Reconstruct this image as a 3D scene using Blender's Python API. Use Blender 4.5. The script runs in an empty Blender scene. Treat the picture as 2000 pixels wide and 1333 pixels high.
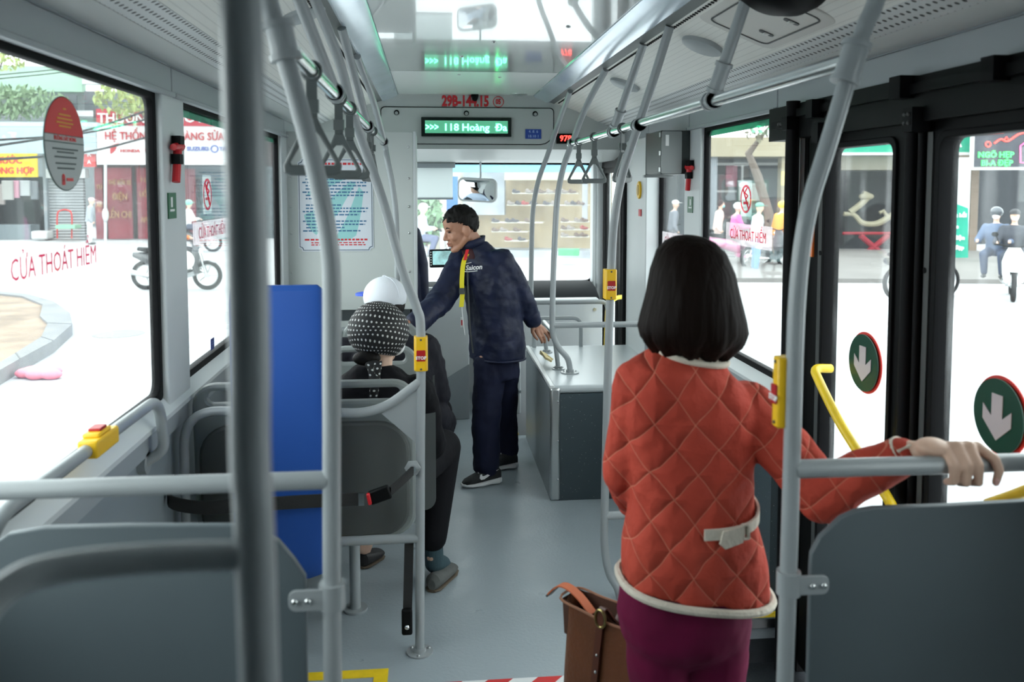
import bpy, bmesh, math, random, re
from mathutils import Vector, Matrix, Euler
random.seed(7)
SC = bpy.context.scene
COL = SC.collection
V = Vector
PI = math.pi

# ---------------------------------------------------------------- camera
FPX = 1660.0
PHI = math.atan(110/FPX)
PSI = math.atan(161.5/FPX*math.cos(PHI))
EYE = V((-.27, 0, 1.74))
cd = bpy.data.cameras.new('camera')
cam = bpy.data.objects.new('camera', cd); COL.objects.link(cam)
cam.location = EYE
cam.rotation_euler = (PI/2-PHI, 0, -PSI)
cd.sensor_width = 36; cd.sensor_fit = 'HORIZONTAL'
cd.lens = FPX*36/2000
cd.shift_y = -189.5/2000
cd.clip_start = .05; cd.clip_end = 500
cd.dof.use_dof = True; cd.dof.focus_distance = 4.3; cd.dof.aperture_fstop = 3.4
SC.camera = cam

# ---------------------------------------------------------------- light
w = bpy.data.worlds.new('overcast'); SC.world = w; w.use_nodes = True
bg = w.node_tree.nodes['Background']
bg.inputs[0].default_value = (.95, .98, 1, 1); bg.inputs[1].default_value = 3.8
SC.view_settings.view_transform = 'Standard'; SC.view_settings.look = 'None'
SC.view_settings.gamma = 1; SC.view_settings.use_curve_mapping = False
SC.view_settings.exposure = 0.45
SC.cycles.max_bounces = 10; SC.cycles.diffuse_bounces = 5; SC.cycles.glossy_bounces = 4
SC.cycles.transparent_max_bounces = 16; SC.cycles.transmission_bounces = 4
SC.cycles.sample_clamp_indirect = 6

# ---------------------------------------------------------------- pixel rays (2000x1333 frame)
_F = V((math.sin(PSI)*math.cos(PHI), math.cos(PSI)*math.cos(PHI), -math.sin(PHI)))
_R = V((math.cos(PSI), -math.sin(PSI), 0)); _U = _R.cross(_F)
def ray(px, py): return _F + _R*((px-1000)/FPX) + _U*((477-py)/FPX)
def P(px, py, Y=None, X=None, Z=None):
    d = ray(px, py)
    t = d.y and ((Y-EYE.y)/d.y if Y is not None else (X-EYE.x)/d.x if X is not None else (Z-EYE.z)/d.z)
    return EYE + d*t

# ---------------------------------------------------------------- materials
_m = {}
def M(name, col=(.5,.5,.5), rough=.5, metal=0, emit=0, var=None, bump=None, coat=0, spec=.5, sheen=0, stripes=None):
    if name in _m: return _m[name]
    m = bpy.data.materials.new(name); m.use_nodes = True; nt = m.node_tree; N = nt.nodes; L = nt.links
    b = N['Principled BSDF']; c4 = (*col, 1)
    b.inputs['Base Color'].default_value = c4; b.inputs['Roughness'].default_value = rough
    b.inputs['Metallic'].default_value = metal; b.inputs['Coat Weight'].default_value = coat
    b.inputs['Specular IOR Level'].default_value = spec; b.inputs['Sheen Weight'].default_value = sheen
    if emit:
        b.inputs['Emission Color'].default_value = c4; b.inputs['Emission Strength'].default_value = emit
    tc = N.new('ShaderNodeTexCoord')
    if var:
        n = N.new('ShaderNodeTexNoise'); n.inputs['Scale'].default_value = var[0]; n.inputs['Detail'].default_value = 4
        L.new(tc.outputs['Object'], n.inputs['Vector'])
        r = N.new('ShaderNodeMapRange'); r.inputs[1].default_value = .3; r.inputs[2].default_value = .7
        r.inputs[3].default_value = 1-var[1]; r.inputs[4].default_value = 1+var[1]
        L.new(n.outputs['Fac'], r.inputs[0])
        h = N.new('ShaderNodeMix'); h.data_type = 'RGBA'; h.blend_type = 'MULTIPLY'; h.inputs[0].default_value = 1
        h.inputs[6].default_value = c4; L.new(r.outputs[0], h.inputs[7]); L.new(h.outputs[2], b.inputs['Base Color'])
    if bump:
        n2 = N.new('ShaderNodeTexNoise'); n2.inputs['Scale'].default_value = bump[0]; n2.inputs['Detail'].default_value = 3
        mp = N.new('ShaderNodeMapping')
        if len(bump) > 2: mp.inputs['Scale'].default_value = bump[2]
        L.new(tc.outputs['Object'], mp.inputs[0]); L.new(mp.outputs[0], n2.inputs['Vector'])
        bp = N.new('ShaderNodeBump'); bp.inputs['Strength'].default_value = bump[1]; bp.inputs['Distance'].default_value = .01
        L.new(n2.outputs['Fac'], bp.inputs['Height']); L.new(bp.outputs[0], b.inputs['Normal'])
    _m[name] = m
    return m
def node(m, t, **kw):
    n = m.node_tree.nodes.new(t)
    for k, v in kw.items(): setattr(n, k, v)
    return n
def mth(m, op, a, b=None):
    n = node(m, 'ShaderNodeMath', operation=op)
    for i, s in enumerate((a, b)):
        if s is None: continue
        if isinstance(s, (int, float)): n.inputs[i].default_value = s
        else: m.node_tree.links.new(s, n.inputs[i])
    return n.outputs[0]
def comp(m, src='Object', uv=False):
    tc = node(m, 'ShaderNodeTexCoord'); sp = node(m, 'ShaderNodeSeparateXYZ')
    m.node_tree.links.new(tc.outputs['UV' if uv else src], sp.inputs[0]); return sp.outputs
def mixcol(m, fac, a, b):
    n = node(m, 'ShaderNodeMix', data_type='RGBA'); lk = m.node_tree.links
    lk.new(fac, n.inputs[0])
    for s, i in ((a, 6), (b, 7)):
        if isinstance(s, tuple): n.inputs[i].default_value = (*s, 1)
        else: lk.new(s, n.inputs[i])
    return n.outputs[2]
def setbase(m, out): m.node_tree.links.new(out, m.node_tree.nodes['Principled BSDF'].inputs['Base Color'])
def setbump(m, h, st=.5, dist=.01):
    bp = node(m, 'ShaderNodeBump'); bp.inputs['Strength'].default_value = st; bp.inputs['Distance'].default_value = dist
    m.node_tree.links.new(h, bp.inputs['Height']); m.node_tree.links.new(bp.outputs[0], m.node_tree.nodes['Principled BSDF'].inputs['Normal'])
def dots(m, a, b, per, rad, stagger=True):
    """mask of round dots on a regular grid of the two coordinates"""
    ia = mth(m, 'DIVIDE', a, per); ib = mth(m, 'DIVIDE', b, per)
    row = mth(m, 'FLOOR', ib)
    if stagger: ia = mth(m, 'ADD', ia, mth(m, 'MULTIPLY', row, .5))
    fa = mth(m, 'SUBTRACT', mth(m, 'FRACT', ia), .5); fb = mth(m, 'SUBTRACT', mth(m, 'FRACT', ib), .5)
    d = mth(m, 'SQRT', mth(m, 'ADD', mth(m, 'MULTIPLY', fa, fa), mth(m, 'MULTIPLY', fb, fb)))
    return mth(m, 'LESS_THAN', d, rad)

def glass(name, dirt_haze=.05, tint=(.93,.97,.96)):
    if name in _m: return _m[name]
    m = bpy.data.materials.new(name); m.use_nodes = True; N = m.node_tree.nodes; L = m.node_tree.links
    N.remove(N['Principled BSDF']); out = N['Material Output']
    t = N.new('ShaderNodeBsdfTransparent'); t.inputs[0].default_value = (*tint, 1)
    g = N.new('ShaderNodeBsdfGlossy'); g.inputs['Roughness'].default_value = .02
    lw = N.new('ShaderNodeLayerWeight'); lw.inputs[0].default_value = .5
    pw = N.new('ShaderNodeMath'); pw.operation = 'POWER'; pw.inputs[1].default_value = 4.5; L.new(lw.outputs['Facing'], pw.inputs[0])
    fr = N.new('ShaderNodeMapRange'); fr.inputs[3].default_value = .025; fr.inputs[4].default_value = .8; L.new(pw.outputs[0], fr.inputs[0])
    mx = N.new('ShaderNodeMixShader'); L.new(fr.outputs[0], mx.inputs[0]); L.new(t.outputs[0], mx.inputs[1]); L.new(g.outputs[0], mx.inputs[2])
    tr = N.new('ShaderNodeBsdfTranslucent'); tr.inputs[0].default_value = (.9,.93,.93,1)  # translucent film: glass dirt plus a hazy veil added over the view
    no = N.new('ShaderNodeTexNoise'); no.inputs['Scale'].default_value = 2.2; no.inputs['Detail'].default_value = 5
    tc = N.new('ShaderNodeTexCoord'); L.new(tc.outputs['Object'], no.inputs['Vector'])
    r = N.new('ShaderNodeMapRange'); r.inputs[1].default_value = .3; r.inputs[2].default_value = .75; r.inputs[3].default_value = dirt_haze*.6; r.inputs[4].default_value = dirt_haze*1.5
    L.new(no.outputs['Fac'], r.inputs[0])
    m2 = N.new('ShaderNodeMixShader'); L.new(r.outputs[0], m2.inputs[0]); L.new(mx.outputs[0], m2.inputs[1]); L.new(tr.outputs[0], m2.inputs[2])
    L.new(m2.outputs[0], out.inputs[0]); _m[name] = m
    return m

# ---------------------------------------------------------------- mesh building
def fr(o, x, y):
    """matrix with origin o, x axis x, y axis y"""
    x = V(x).normalized(); y = V(y).normalized(); z = x.cross(y).normalized(); y = z.cross(x)
    m = Matrix((x, y, z)).transposed().to_4x4(); m.translation = V(o); return m
def smoothpath(pts, k=6, closed=False):
    pts = [V(p) for p in pts]; n = len(pts); out = []
    if n < 3: return pts
    rng = range(n if closed else n-1)
    for i in rng:
        a = pts[(i-1) % n] if closed or i > 0 else pts[0]*2-pts[1]
        b = pts[i]; c = pts[(i+1) % n]
        d = pts[(i+2) % n] if closed or i+2 < n else pts[-1]*2-pts[-2]
        for j in range(k):
            t = j/k; out.append(.5*((2*b)+(c-a)*t+(2*a-5*b+4*c-d)*t*t+(3*b-a-3*c+d)*t**3))
    if not closed: out.append(pts[-1])
    return out
def fillet(pts, r, k=5):
    """polyline with rounded corners"""
    pts = [V(p) for p in pts]; out = [pts[0]]
    for a, b, c in zip(pts, pts[1:], pts[2:]):
        d1 = (a-b); d2 = (c-b); rr = min(r, d1.length*.49, d2.length*.49)
        p = b+d1.normalized()*rr; q = b+d2.normalized()*rr
        for j in range(k+1):
            t = j/k; out.append(p*(1-t)**2+b*2*t*(1-t)+q*t*t)
    out.append(pts[-1]); return out
class MB:
    def __init__(s): s.bm = bmesh.new(); s.mi = 0; s.uv = None
    def m(s, i): s.mi = i; return s
    def _face(s, vs):
        try:
            f = s.bm.faces.new(vs); f.material_index = s.mi; return f
        except ValueError: return None
    def box(s, c, d, rot=None):
        h = V(d)/2; c = V(c); R3 = rot.to_matrix() if isinstance(rot, Euler) else (rot if rot else Matrix.Identity(3))
        v = [s.bm.verts.new(c+R3 @ V((h.x*x, h.y*y, h.z*z))) for x in (-1,1) for y in (-1,1) for z in (-1,1)]
        for q in ((0,1,3,2),(4,6,7,5),(0,4,5,1),(2,3,7,6),(0,2,6,4),(1,5,7,3)): s._face([v[i] for i in q])
        return s
    def b2(s, lo, hi):
        lo = V(lo); hi = V(hi); return s.box((lo+hi)/2, hi-lo)
    def rings(s, R, closed=True, cap=True, loop=False):
        vs = [[s.bm.verts.new(p) for p in r] for r in R]; n = len(vs[0])
        for a, b in zip(vs, vs[1:]+([vs[0]] if loop else [])):
            for i in range(n if closed else n-1):
                j = (i+1) % n; s._face((a[i], a[j], b[j], b[i]))
        if cap and not loop:
            s._face(vs[0][::-1]); s._face(vs[-1])
        return s
    def tube(s, pts, r, n=12, cap=True, loop=False):
        pts = [V(p) for p in pts]; m = len(pts); rs = r if isinstance(r, (list, tuple)) else [r]*m
        R = []; up = None
        for i, p in enumerate(pts):
            a = pts[i-1] if i or loop else pts[0]; b = pts[(i+1) % m] if i < m-1 or loop else pts[-1]
            t = (b-a).normalized()
            if up is None: up = V((0,0,1)) if abs(t.z) < .9 else V((1,0,0))
            x = t.cross(up).normalized(); up = x.cross(t)
            R.append([p+(x*math.cos(2*PI*k/n)+up*math.sin(2*PI*k/n))*rs[i] for k in range(n)])
        return s.rings(R, cap=cap, loop=loop)
    def strip(s, pts, wdir, wd, th):
        """flat band following a path; wdir = direction of its width"""
        pts = [V(p) for p in pts]; wv = V(wdir).normalized()*wd/2; R = []
        for i, p in enumerate(pts):
            t = (pts[min(i+1, len(pts)-1)]-pts[max(i-1, 0)]).normalized(); nn = t.cross(wv).normalized()*th/2
            R.append([p-wv-nn, p+wv-nn, p+wv+nn, p-wv+nn])
        return s.rings(R)
    def lathe(s, prof, mtx=Matrix.Identity(4), n=24, cap=True):
        return s.rings([[mtx @ V((r*math.cos(2*PI*k/n), r*math.sin(2*PI*k/n), z)) for k in range(n)] for r, z in prof], cap=cap)
    def cyl(s, a, b, r, n=16, r2=None):
        return s.tube([a, b], [r, r if r2 is None else r2], n)
    def ell(s, c, r, rot=None, nu=20, nv=12):
        r = (r, r, r) if isinstance(r, (int, float)) else r; c = V(c); R3 = rot.to_matrix() if isinstance(rot, Euler) else (rot or Matrix.Identity(3))
        R = []
        for j in range(nv+1):
            t = max(.03, min(PI-.03, PI*j/nv)); R.append([c+R3 @ V((r[0]*math.sin(t)*math.cos(2*PI*i/nu), r[1]*math.sin(t)*math.sin(2*PI*i/nu), -r[2]*math.cos(t))) for i in range(nu)])
        return s.rings(R)
    def cap(s, a, b, ra, rb, n=14):
        a = V(a); b = V(b); t = (b-a).normalized(); pts = []; rs = []
        for k in range(5): th = PI/2*(1-k/4)*.97; pts.append(a-t*ra*math.sin(th)); rs.append(ra*math.cos(th))
        for k in range(5): th = PI/2*(k/4)*.97; pts.append(b+t*rb*math.sin(th)); rs.append(rb*math.cos(th))
        return s.tube(pts, rs, n)
    def limb(s, pts, rs, n=14):
        for i in range(len(pts)-1): s.cap(pts[i], pts[i+1], rs[i], rs[i+1], n)
        return s
    def mesh(s, me, mtx=Matrix.Identity(4)):
        vs = [s.bm.verts.new(mtx @ v.co) for v in me.vertices]
        for p in me.polygons: s._face([vs[i] for i in p.vertices])
        bpy.data.meshes.remove(me); return s
    def plate(s, loops, depth, mtx, bev=0):
        cu = bpy.data.curves.new('c', 'CURVE'); cu.dimensions = '2D'; cu.fill_mode = 'BOTH'
        cu.extrude = max(depth/2-bev, 1e-5); cu.bevel_depth = bev; cu.bevel_resolution = 1; cu.offset = -bev
        for lp in loops:
            sp = cu.splines.new('POLY'); sp.points.add(len(lp)-1)
            for q, p in zip(sp.points, lp): q.co = (p[0], p[1], 0, 1)
            sp.use_cyclic_u = True
        o = bpy.data.objects.new('c', cu); me = bpy.data.meshes.new_from_object(o)
        bpy.data.objects.remove(o); bpy.data.curves.remove(cu); return s.mesh(me, mtx)
    def text(s, body, size, mtx, depth=.0006, ax='CENTER', ay='CENTER', sx=1, shear=0, bold=0):
        cu = bpy.data.curves.new('t', 'FONT'); cu.body = body; cu.size = size; cu.align_x = ax; cu.align_y = ay
        cu.extrude = depth; cu.resolution_u = 2; cu.shear = shear; cu.offset = bold
        o = bpy.data.objects.new('t', cu); me = bpy.data.meshes.new_from_object(o)
        bpy.data.objects.remove(o); bpy.data.curves.remove(cu); return s.mesh(me, mtx @ Matrix.Diagonal((sx, 1, 1, 1)))
def rrect(x0, y0, x1, y1, r, k=4):
    rs = r if isinstance(r, (list, tuple)) else [r]*4; out = []
    for (cx, cy, a0), q in zip(((x1, y0, -PI/2), (x1, y1, 0), (x0, y1, PI/2), (x0, y0, PI)), rs):
        ox = cx-q if cx == x1 else cx+q; oy = cy-q if cy == y1 else cy+q
        for j in range(k+1): a = a0+PI/2*j/k; out.append((ox+q*math.cos(a), oy+q*math.sin(a)))
    return out
def circ(x, y, r, n=32, ry=None): return [(x+r*math.cos(2*PI*i/n), y+(ry or r)*math.sin(2*PI*i/n)) for i in range(n)]
def ring(c, rx, ry, p=2.2, n=28, rot=0, tx=0, ty=0):
    """superellipse ring; tx, ty tilt it (dz per dx, dy)"""
    out = []; cs = math.cos(rot); sn = math.sin(rot)
    for i in range(n):
        a = 2*PI*i/n; ca = math.cos(a); sa = math.sin(a)
        x = rx*math.copysign(abs(ca)**(2/p), ca); y = ry*math.copysign(abs(sa)**(2/p), sa)
        X = x*cs-y*sn; Y = x*sn+y*cs; out.append(V(c)+V((X, Y, tx*X+ty*Y)))
    return out

def obj(name, mb, mats, parent=None, label=None, bevel=0, ang=35, kind=None, seg=2):
    me = bpy.data.meshes.new(name); bm = mb.bm
    bmesh.ops.recalc_face_normals(bm, faces=bm.faces); bm.to_mesh(me); bm.free()
    for m in (mats if isinstance(mats, (list, tuple)) else [mats]): me.materials.append(m)
    for p in me.polygons: p.use_smooth = True
    me.set_sharp_from_angle(angle=math.radians(ang))
    o = bpy.data.objects.new(name, me); COL.objects.link(o)
    if parent:
        o.parent = parent
        o.matrix_parent_inverse = WM(parent).inverted()
    if label: o['label'] = label
    if kind: o['kind'] = kind
    if bevel:
        b = o.modifiers.new('bevel', 'BEVEL'); b.width = bevel; b.segments = seg; b.limit_method = 'ANGLE'; b.angle_limit = math.radians(40)
    return o
def WM(o):
    m = o.matrix_basis.copy()
    return WM(o.parent) @ o.matrix_parent_inverse @ m if o.parent else m
def tag(o, label, cat, group=None, kind=None):
    o['label'] = label; o['category'] = cat
    if group: o['group'] = group
    if kind: o['kind'] = kind
    return o
def thing(name, label, cat, loc=(0,0,0), rz=0, group=None):
    o = bpy.data.objects.new(name, None); o.empty_display_size = .1; COL.objects.link(o)
    o.location = V(loc); o.rotation_euler = (0, 0, rz); return tag(o, label, cat, group)
_tn = [0]
def struct(name, mb, mats, parent=None, **kw):
    h, *r = name.split('_')
    if h == 'trim' or not (len(r) < 2): 
        if h == 'wall': name = 'wall_'+r[-1]
        elif h in ('floor', 'ceiling'): name = h
        else: _tn[0] += 1; name = 'trim_%d' % _tn[0]
    elif h in ('floor', 'ceiling'): name = h
    return obj(name, mb, mats, parent, kind='structure', **kw)
def dup(o, parent=None):
    c = o.copy(); COL.objects.link(c)
    if parent: c.parent = parent
    for ch in [x for x in COL.objects if x.parent == o]: dup(ch, c)
    return c
def remesh(o, vox=.006, it=3, fac=.5):
    r = o.modifiers.new('remesh', 'REMESH'); r.mode = 'VOXEL'; r.voxel_size = vox; r.use_smooth_shade = True
    s = o.modifiers.new('smooth', 'SMOOTH'); s.iterations = it; s.factor = fac; return o

def wrinkle(o, size=.09, st=.012, depth=2):
    tx = bpy.data.textures.new('folds', 'CLOUDS'); tx.noise_scale = size; tx.noise_depth = depth; tx.noise_type = 'SOFT_NOISE'
    d = o.modifiers.new('folds', 'DISPLACE'); d.texture = tx; d.texture_coords = 'LOCAL'; d.strength = st; d.mid_level = .5; return o

# ---------------------------------------------------------------- shared materials
WHITE = M('warm_white_panel', (.70,.71,.68), .45, var=(1.5,.03))
PALE = M('pale_grey_paint', (.60,.63,.64), .4, var=(2,.04))
GREY = M('grey_trim', (.31,.34,.36), .42, var=(3,.05))
DGREY = M('dark_grey_plastic', (.06,.065,.065), .5, bump=(300,.05))
SEAT = M('seat_plastic', (.23,.255,.25), .42, bump=(260,.06))
SEATD = M('seat_back_plastic', (.085,.092,.09), .5, bump=(260,.08))
POLE = M('grey_powder_coat', (.31,.335,.345), .34, var=(4,.04), bump=(400,.03), coat=.2)
CHROME = M('polished_steel', (.75,.77,.77), .13, 1)
STEEL = M('brushed_steel', (.6,.62,.62), .3, 1)
BLACK = M('black_rubber', (.004,.004,.005), .6, spec=.12)
BLKP = M('black_paint', (.004,.0045,.005), .5, spec=.12)
YEL = M('yellow_plastic', (.85,.50,.01), .4)
YELP = M('yellow_paint', (.9,.62,.02), .4, var=(20,.1))
RED = M('red_plastic', (.55,.012,.02), .4)
REDT = M('red_lettering', (.62,.02,.03), .5)
WT = M('white_lettering', (.85,.85,.85), .5)
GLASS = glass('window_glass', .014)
SKIN = M('skin', (.42,.205,.13), .5, var=(14,.08), bump=(180,.08))
SKINF = M('fair_skin', (.66,.43,.32), .5, var=(14,.08), bump=(60,.10))
HAIRB = M('black_hair', (.006,.005,.0045), .55, bump=(90,.4,(1,1,.15)), spec=.2)
NAVY = M('navy_nylon', (.007,.011,.036), .55, var=(10,.25), bump=(9,.8,(1,1,1.6)), spec=.3)
NAVYT = M('navy_trousers', (.010,.013,.034), .75, var=(10,.2), bump=(11,.8,(1,1,.6)), spec=.2)
DARKC = M('dark_coat', (.006,.006,.008), .85, bump=(16,.5), spec=.15)

# ================================================================ BUS SHELL
YB, YH, YW = -1.7, 6.2, 7.2          # rear end, face of the front header, windscreen
WX = 1.19
FLOOR = M('vinyl_floor', (.34,.39,.42), .36, var=(1.0,.06), bump=(70,.14))
_s = node(FLOOR, 'ShaderNodeTexNoise'); _s.inputs['Scale'].default_value = 7; _s.inputs['Detail'].default_value = 6
_tc = node(FLOOR, 'ShaderNodeTexCoord'); FLOOR.node_tree.links.new(_tc.outputs['Object'], _s.inputs['Vector'])
_r = node(FLOOR, 'ShaderNodeMapRange'); _r.inputs[1].default_value = .3; _r.inputs[2].default_value = .7; _r.inputs[3].default_value = .27; _r.inputs[4].default_value = .42
FLOOR.node_tree.links.new(_s.outputs['Fac'], _r.inputs[0]); FLOOR.node_tree.links.new(_r.outputs[0], FLOOR.node_tree.nodes['Principled BSDF'].inputs['Roughness'])
SPECK = M('speckled_dark_panel', (.05,.072,.085), .45)
_v = node(SPECK, 'ShaderNodeTexVoronoi'); _v.inputs['Scale'].default_value = 55
_tc = node(SPECK, 'ShaderNodeTexCoord'); SPECK.node_tree.links.new(_tc.outputs['Object'], _v.inputs['Vector'])
setbase(SPECK, mixcol(SPECK, mth(SPECK, 'LESS_THAN', _v.outputs['Distance'], .085), (.05,.072,.085), (.38,.42,.44)))
CEIL = M('gloss_ceiling', (.80,.82,.81), .13, spec=.8, coat=.9)
STRIP = M('blue_grey_satin_metal', (.66,.74,.82), .16, .45, var=(2.5,.10))
SLOPE = M('ribbed_ceiling_panel', (.60,.60,.57), .55)
_c = comp(SLOPE)
_h = mth(SLOPE, 'LESS_THAN', mth(SLOPE, 'FRACT', mth(SLOPE, 'MULTIPLY', _c[0], 40)), .12)
setbase(SLOPE, mixcol(SLOPE, mth(SLOPE, 'MULTIPLY', _h, .35), (.76,.76,.72), (.42,.42,.40))); setbump(SLOPE, mth(SLOPE, 'SUBTRACT', 1.0, _h), .4, .003)
PERF = M('perforated_panel', (.52,.54,.54), .5)
_c = comp(PERF); setbase(PERF, mixcol(PERF, dots(PERF, _c[1], _c[0], .03, .22), (.66,.68,.68), (.05,.05,.05)))

b = MB()
b.b2((-1.25,YB,-.08), (.62,5.85,0)); b.b2((.62,YB,-.08), (1.25,1.25,0)); b.b2((.62,3.21,-.08), (1.25,5.85,0)); b.b2((-1.25,5.85,-.08), (.335,YW,0))
struct('floor', b, FLOOR)
b = MB(); b.b2((.62,1.25,-.24), (1.25,3.21,-.18)); b.b2((.62,3.21,-.2), (1.25,3.24,-.081)); b.b2((.60,1.25,-.2), (.62,3.21,-.081)); b.b2((.335,5.85,-.24), (1.25,YW,-.18))
b.b2((.315,5.85,-.2), (.335,YW,-.081)); b.b2((.335,5.83,-.2), (1.25,5.85,-.081))
struct('floor_stepwell', b, M('dark_step_rubber', (.03,.036,.042), .5, var=(30,.2), bump=(80,.2)))
for n, lo, hi in (('trim_1', (.62,3.212,0), (1.19,3.262,.004)), ('trim_2', (.29,5.86,0), (.345,6.95,.005))):
    struct(n, MB().b2(lo, hi), YELP)
b = MB(); b.b2((.62,3.20,-.03), (1.19,3.212,.006)); b.b2((.345,5.855,-.02), (.352,6.95,.006)); b.b2((.62,3.262,0), (1.19,3.275,.005))
struct('trim_3', b, STEEL)

b = MB(); b.b2((-.487,YB,2.41), (.487,4.96,2.47)); b.m(2).b2((-.487,4.975,2.41), (.487,YH+.05,2.47)); b.m(1).b2((-.487,4.955,2.414), (.487,4.98,2.46))
struct('ceiling', b, [CEIL, BLACK, M('front_ceiling_panel', (.66,.69,.67), .3, spec=.4)])
def section(name, prof, mat, y0, y1, side, th=.015):
    b = MB(); R = []
    pts = [V((side*x, 0, z)) for x, z in prof]
    for y in (y0, y1):
        R.append([p+V((0, y, 0)) for p in pts]+[p+V((0, y, th)) for p in reversed(pts)])
    b.rings(R); return struct(name, b, mat)
for sd, sn in ((-1, 'left'), (1, 'right')):
    section('trim_ceiling_strip_'+sn, [(.489,2.405), (.50,2.395), (.592,2.358), (.602,2.362)], STRIP, YB, YH+.06, sd)
    section('trim_vent_slot_'+sn, [(.602,2.362), (.625,2.357), (.64,2.350)], M('dark_slot', (.13,.14,.14), .5), YB, YH+.06, sd)
    section('ceiling_slope_'+sn, [(.64,2.350), (.72,2.330), (.80,2.302), (.89,2.262), (.965,2.224)], SLOPE, YB, YH+.1, sd)
    section('ceiling_perforated_'+sn, [(.967,2.223), (1.01,2.206), (1.06,2.187)], PERF, YB, YH+.1, sd)
    section('trim_cove_'+sn, [(1.062,2.186), (1.10,2.165), (1.135,2.16), (1.165,2.165)], M('cove', (.60,.62,.61), .45), YB, YH+.1, sd)
# small black dotted line of air holes beside each strip
b = MB()
for sd in (-1, 1):
    y = 1.6
    while y < 6.1:
        b.box((sd*.655,y,2.3445), (.011,.011,.004), Euler((0, sd*.25, 0))); y += .028
struct('trim_air_holes', b, BLACK)

# ---- side walls below the windows, sills
WALL = M('side_wall_laminate', (.23,.265,.285), .45, var=(2,.05))
for sd, sn, zs in ((-1, 'left', 1.02), (1, 'right', .93)):
    spans = [(YB, YW)] if sd < 0 else [(YB, 1.25), (3.30, 5.85)]
    b = MB()
    for y0, y1 in spans:
        b.b2((sd*WX,y0,-.30), (sd*1.215,y1,zs-.03))
        b.m(1).rings([[V((sd*x, y, z)) for x, z in ((1.15,zs-.06), (1.15,zs-.045), (1.185,zs-.004), (1.212,zs), (1.212,zs-.06))] for y in (y0, y1)])
        b.m(2).b2((sd*1.165,y0,zs-.13), (sd*1.19,y1,zs-.061)); b.m(0)
    struct('wall_'+sn, b, [WALL, PALE, GREY])
b = MB(); b.b2((-1.25,YB-.06,-.08), (1.25,YB,2.47)); struct('wall_rear', b, M('rear_wall', (.26,.29,.31), .6))
# ---- roof rail panels above the windows
b = MB(); HEAD = M('head_rail_panel', (.36,.39,.41), .38)
for y0, y1 in ((YB, .62), (.63, 3.10), (3.11, 5.42), (5.43, YW)): b.b2((-1.165,y0,2.062), (-1.208,y1,2.16)); b.b2((-1.150,y0,2.055), (-1.18,y1,2.072))
struct('wall_head_left', b, HEAD, bevel=.004)
b = MB()
for y0, y1 in ((YB, 3.42), (3.43, 4.62), (4.63, 5.5), (5.51, YW)): b.b2((1.165,y0,2.062), (1.208,y1,2.16)); b.b2((1.150,max(y0,3.42) if y1 > 3.42 else y1-.01,2.055), (1.18,y1,2.072))
struct('wall_head_right', b, HEAD, bevel=.004)
b = MB(); b.b2((-1.25,YB,2.16), (-1.165,YW,2.2)); b.b2((1.165,YB,2.16), (1.25,YW,2.2)); b.b2((-1.3,YB-.06,2.47), (1.3,YW,2.52))
struct('ceiling_roof_shell', b, GREY)
# ---- posts
def post(name, y0, y1, sd, z0, x0=1.165): return struct(name, MB().b2((sd*x0,y0,z0), (sd*1.207,y1,2.062)), PALE, bevel=.006)
post('trim_post_left_1', 2.985, 3.245, -1, .98); post('trim_post_left_2', 5.315, 5.56, -1, .98); post('trim_post_left_3', .62, .74, -1, .98)
post('trim_post_right_1', 4.42, 4.70, 1, .90); post('trim_post_right_2', 5.30, 5.85, 1, 0, 1.10); post('trim_post_right_3', 3.16, 3.30, 1, 0, 1.15)
post('trim_post_right_4', 1.13, 1.25, 1, -.18, 1.15)
# ---- windows: black gasket + pane (+ green shade band)
GREENB = glass('green_shade_band', .10, (.02,.20,.12))
def window(n, sd, y0, y1, z0, z1, band=0, gs=.022):
    mt = fr((sd*1.2, 0, 0), (0, 1, 0), (0, 0, 1))
    b = MB(); b.plate([rrect(y0-.01,z0-.01,y1+.01,z1+.012,.03), rrect(y0+gs,z0+gs,y1-gs,z1-gs,.04)], .03, mt, .003)
    f = struct('window_%d' % n, b, BLACK)
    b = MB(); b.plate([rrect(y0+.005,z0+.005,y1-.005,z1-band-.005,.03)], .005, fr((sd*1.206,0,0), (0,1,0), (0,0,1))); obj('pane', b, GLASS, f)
    if band:
        b = MB(); b.b2((sd*1.2035,y0+.01,z1-band-.005), (sd*1.2085,y1-.01,z1-.006)); obj('shade_band', b, GREENB, f)
    return f
window(1, -1, .745, 2.982, 1.022, 2.060, 0)
window(2, -1, 3.248, 5.312, 1.022, 2.060, .045)
window(3, 1, 3.305, 4.418, .932, 2.062, .045)
window(4, 1, 4.705, 5.295, .932, 2.0)
struct('wall_rear_lightblock', MB().b2((1.17,YB,.9), (1.21,.42,2.07)), GREY)  # unseen solid panel, added to block light from the rear right
window(7, 1, .43, 1.12, .932, 2.060)  # unseen window, added to brighten the right screen panel
struct('wall_rear_lightblock', MB().b2((-1.21,YB,.98), (-1.17,.63,2.07)), GREY)  # unseen solid panel, added to darken the left foreground
window(5, -1, 5.57, 7.05, 1.022, 2.060)

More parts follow.
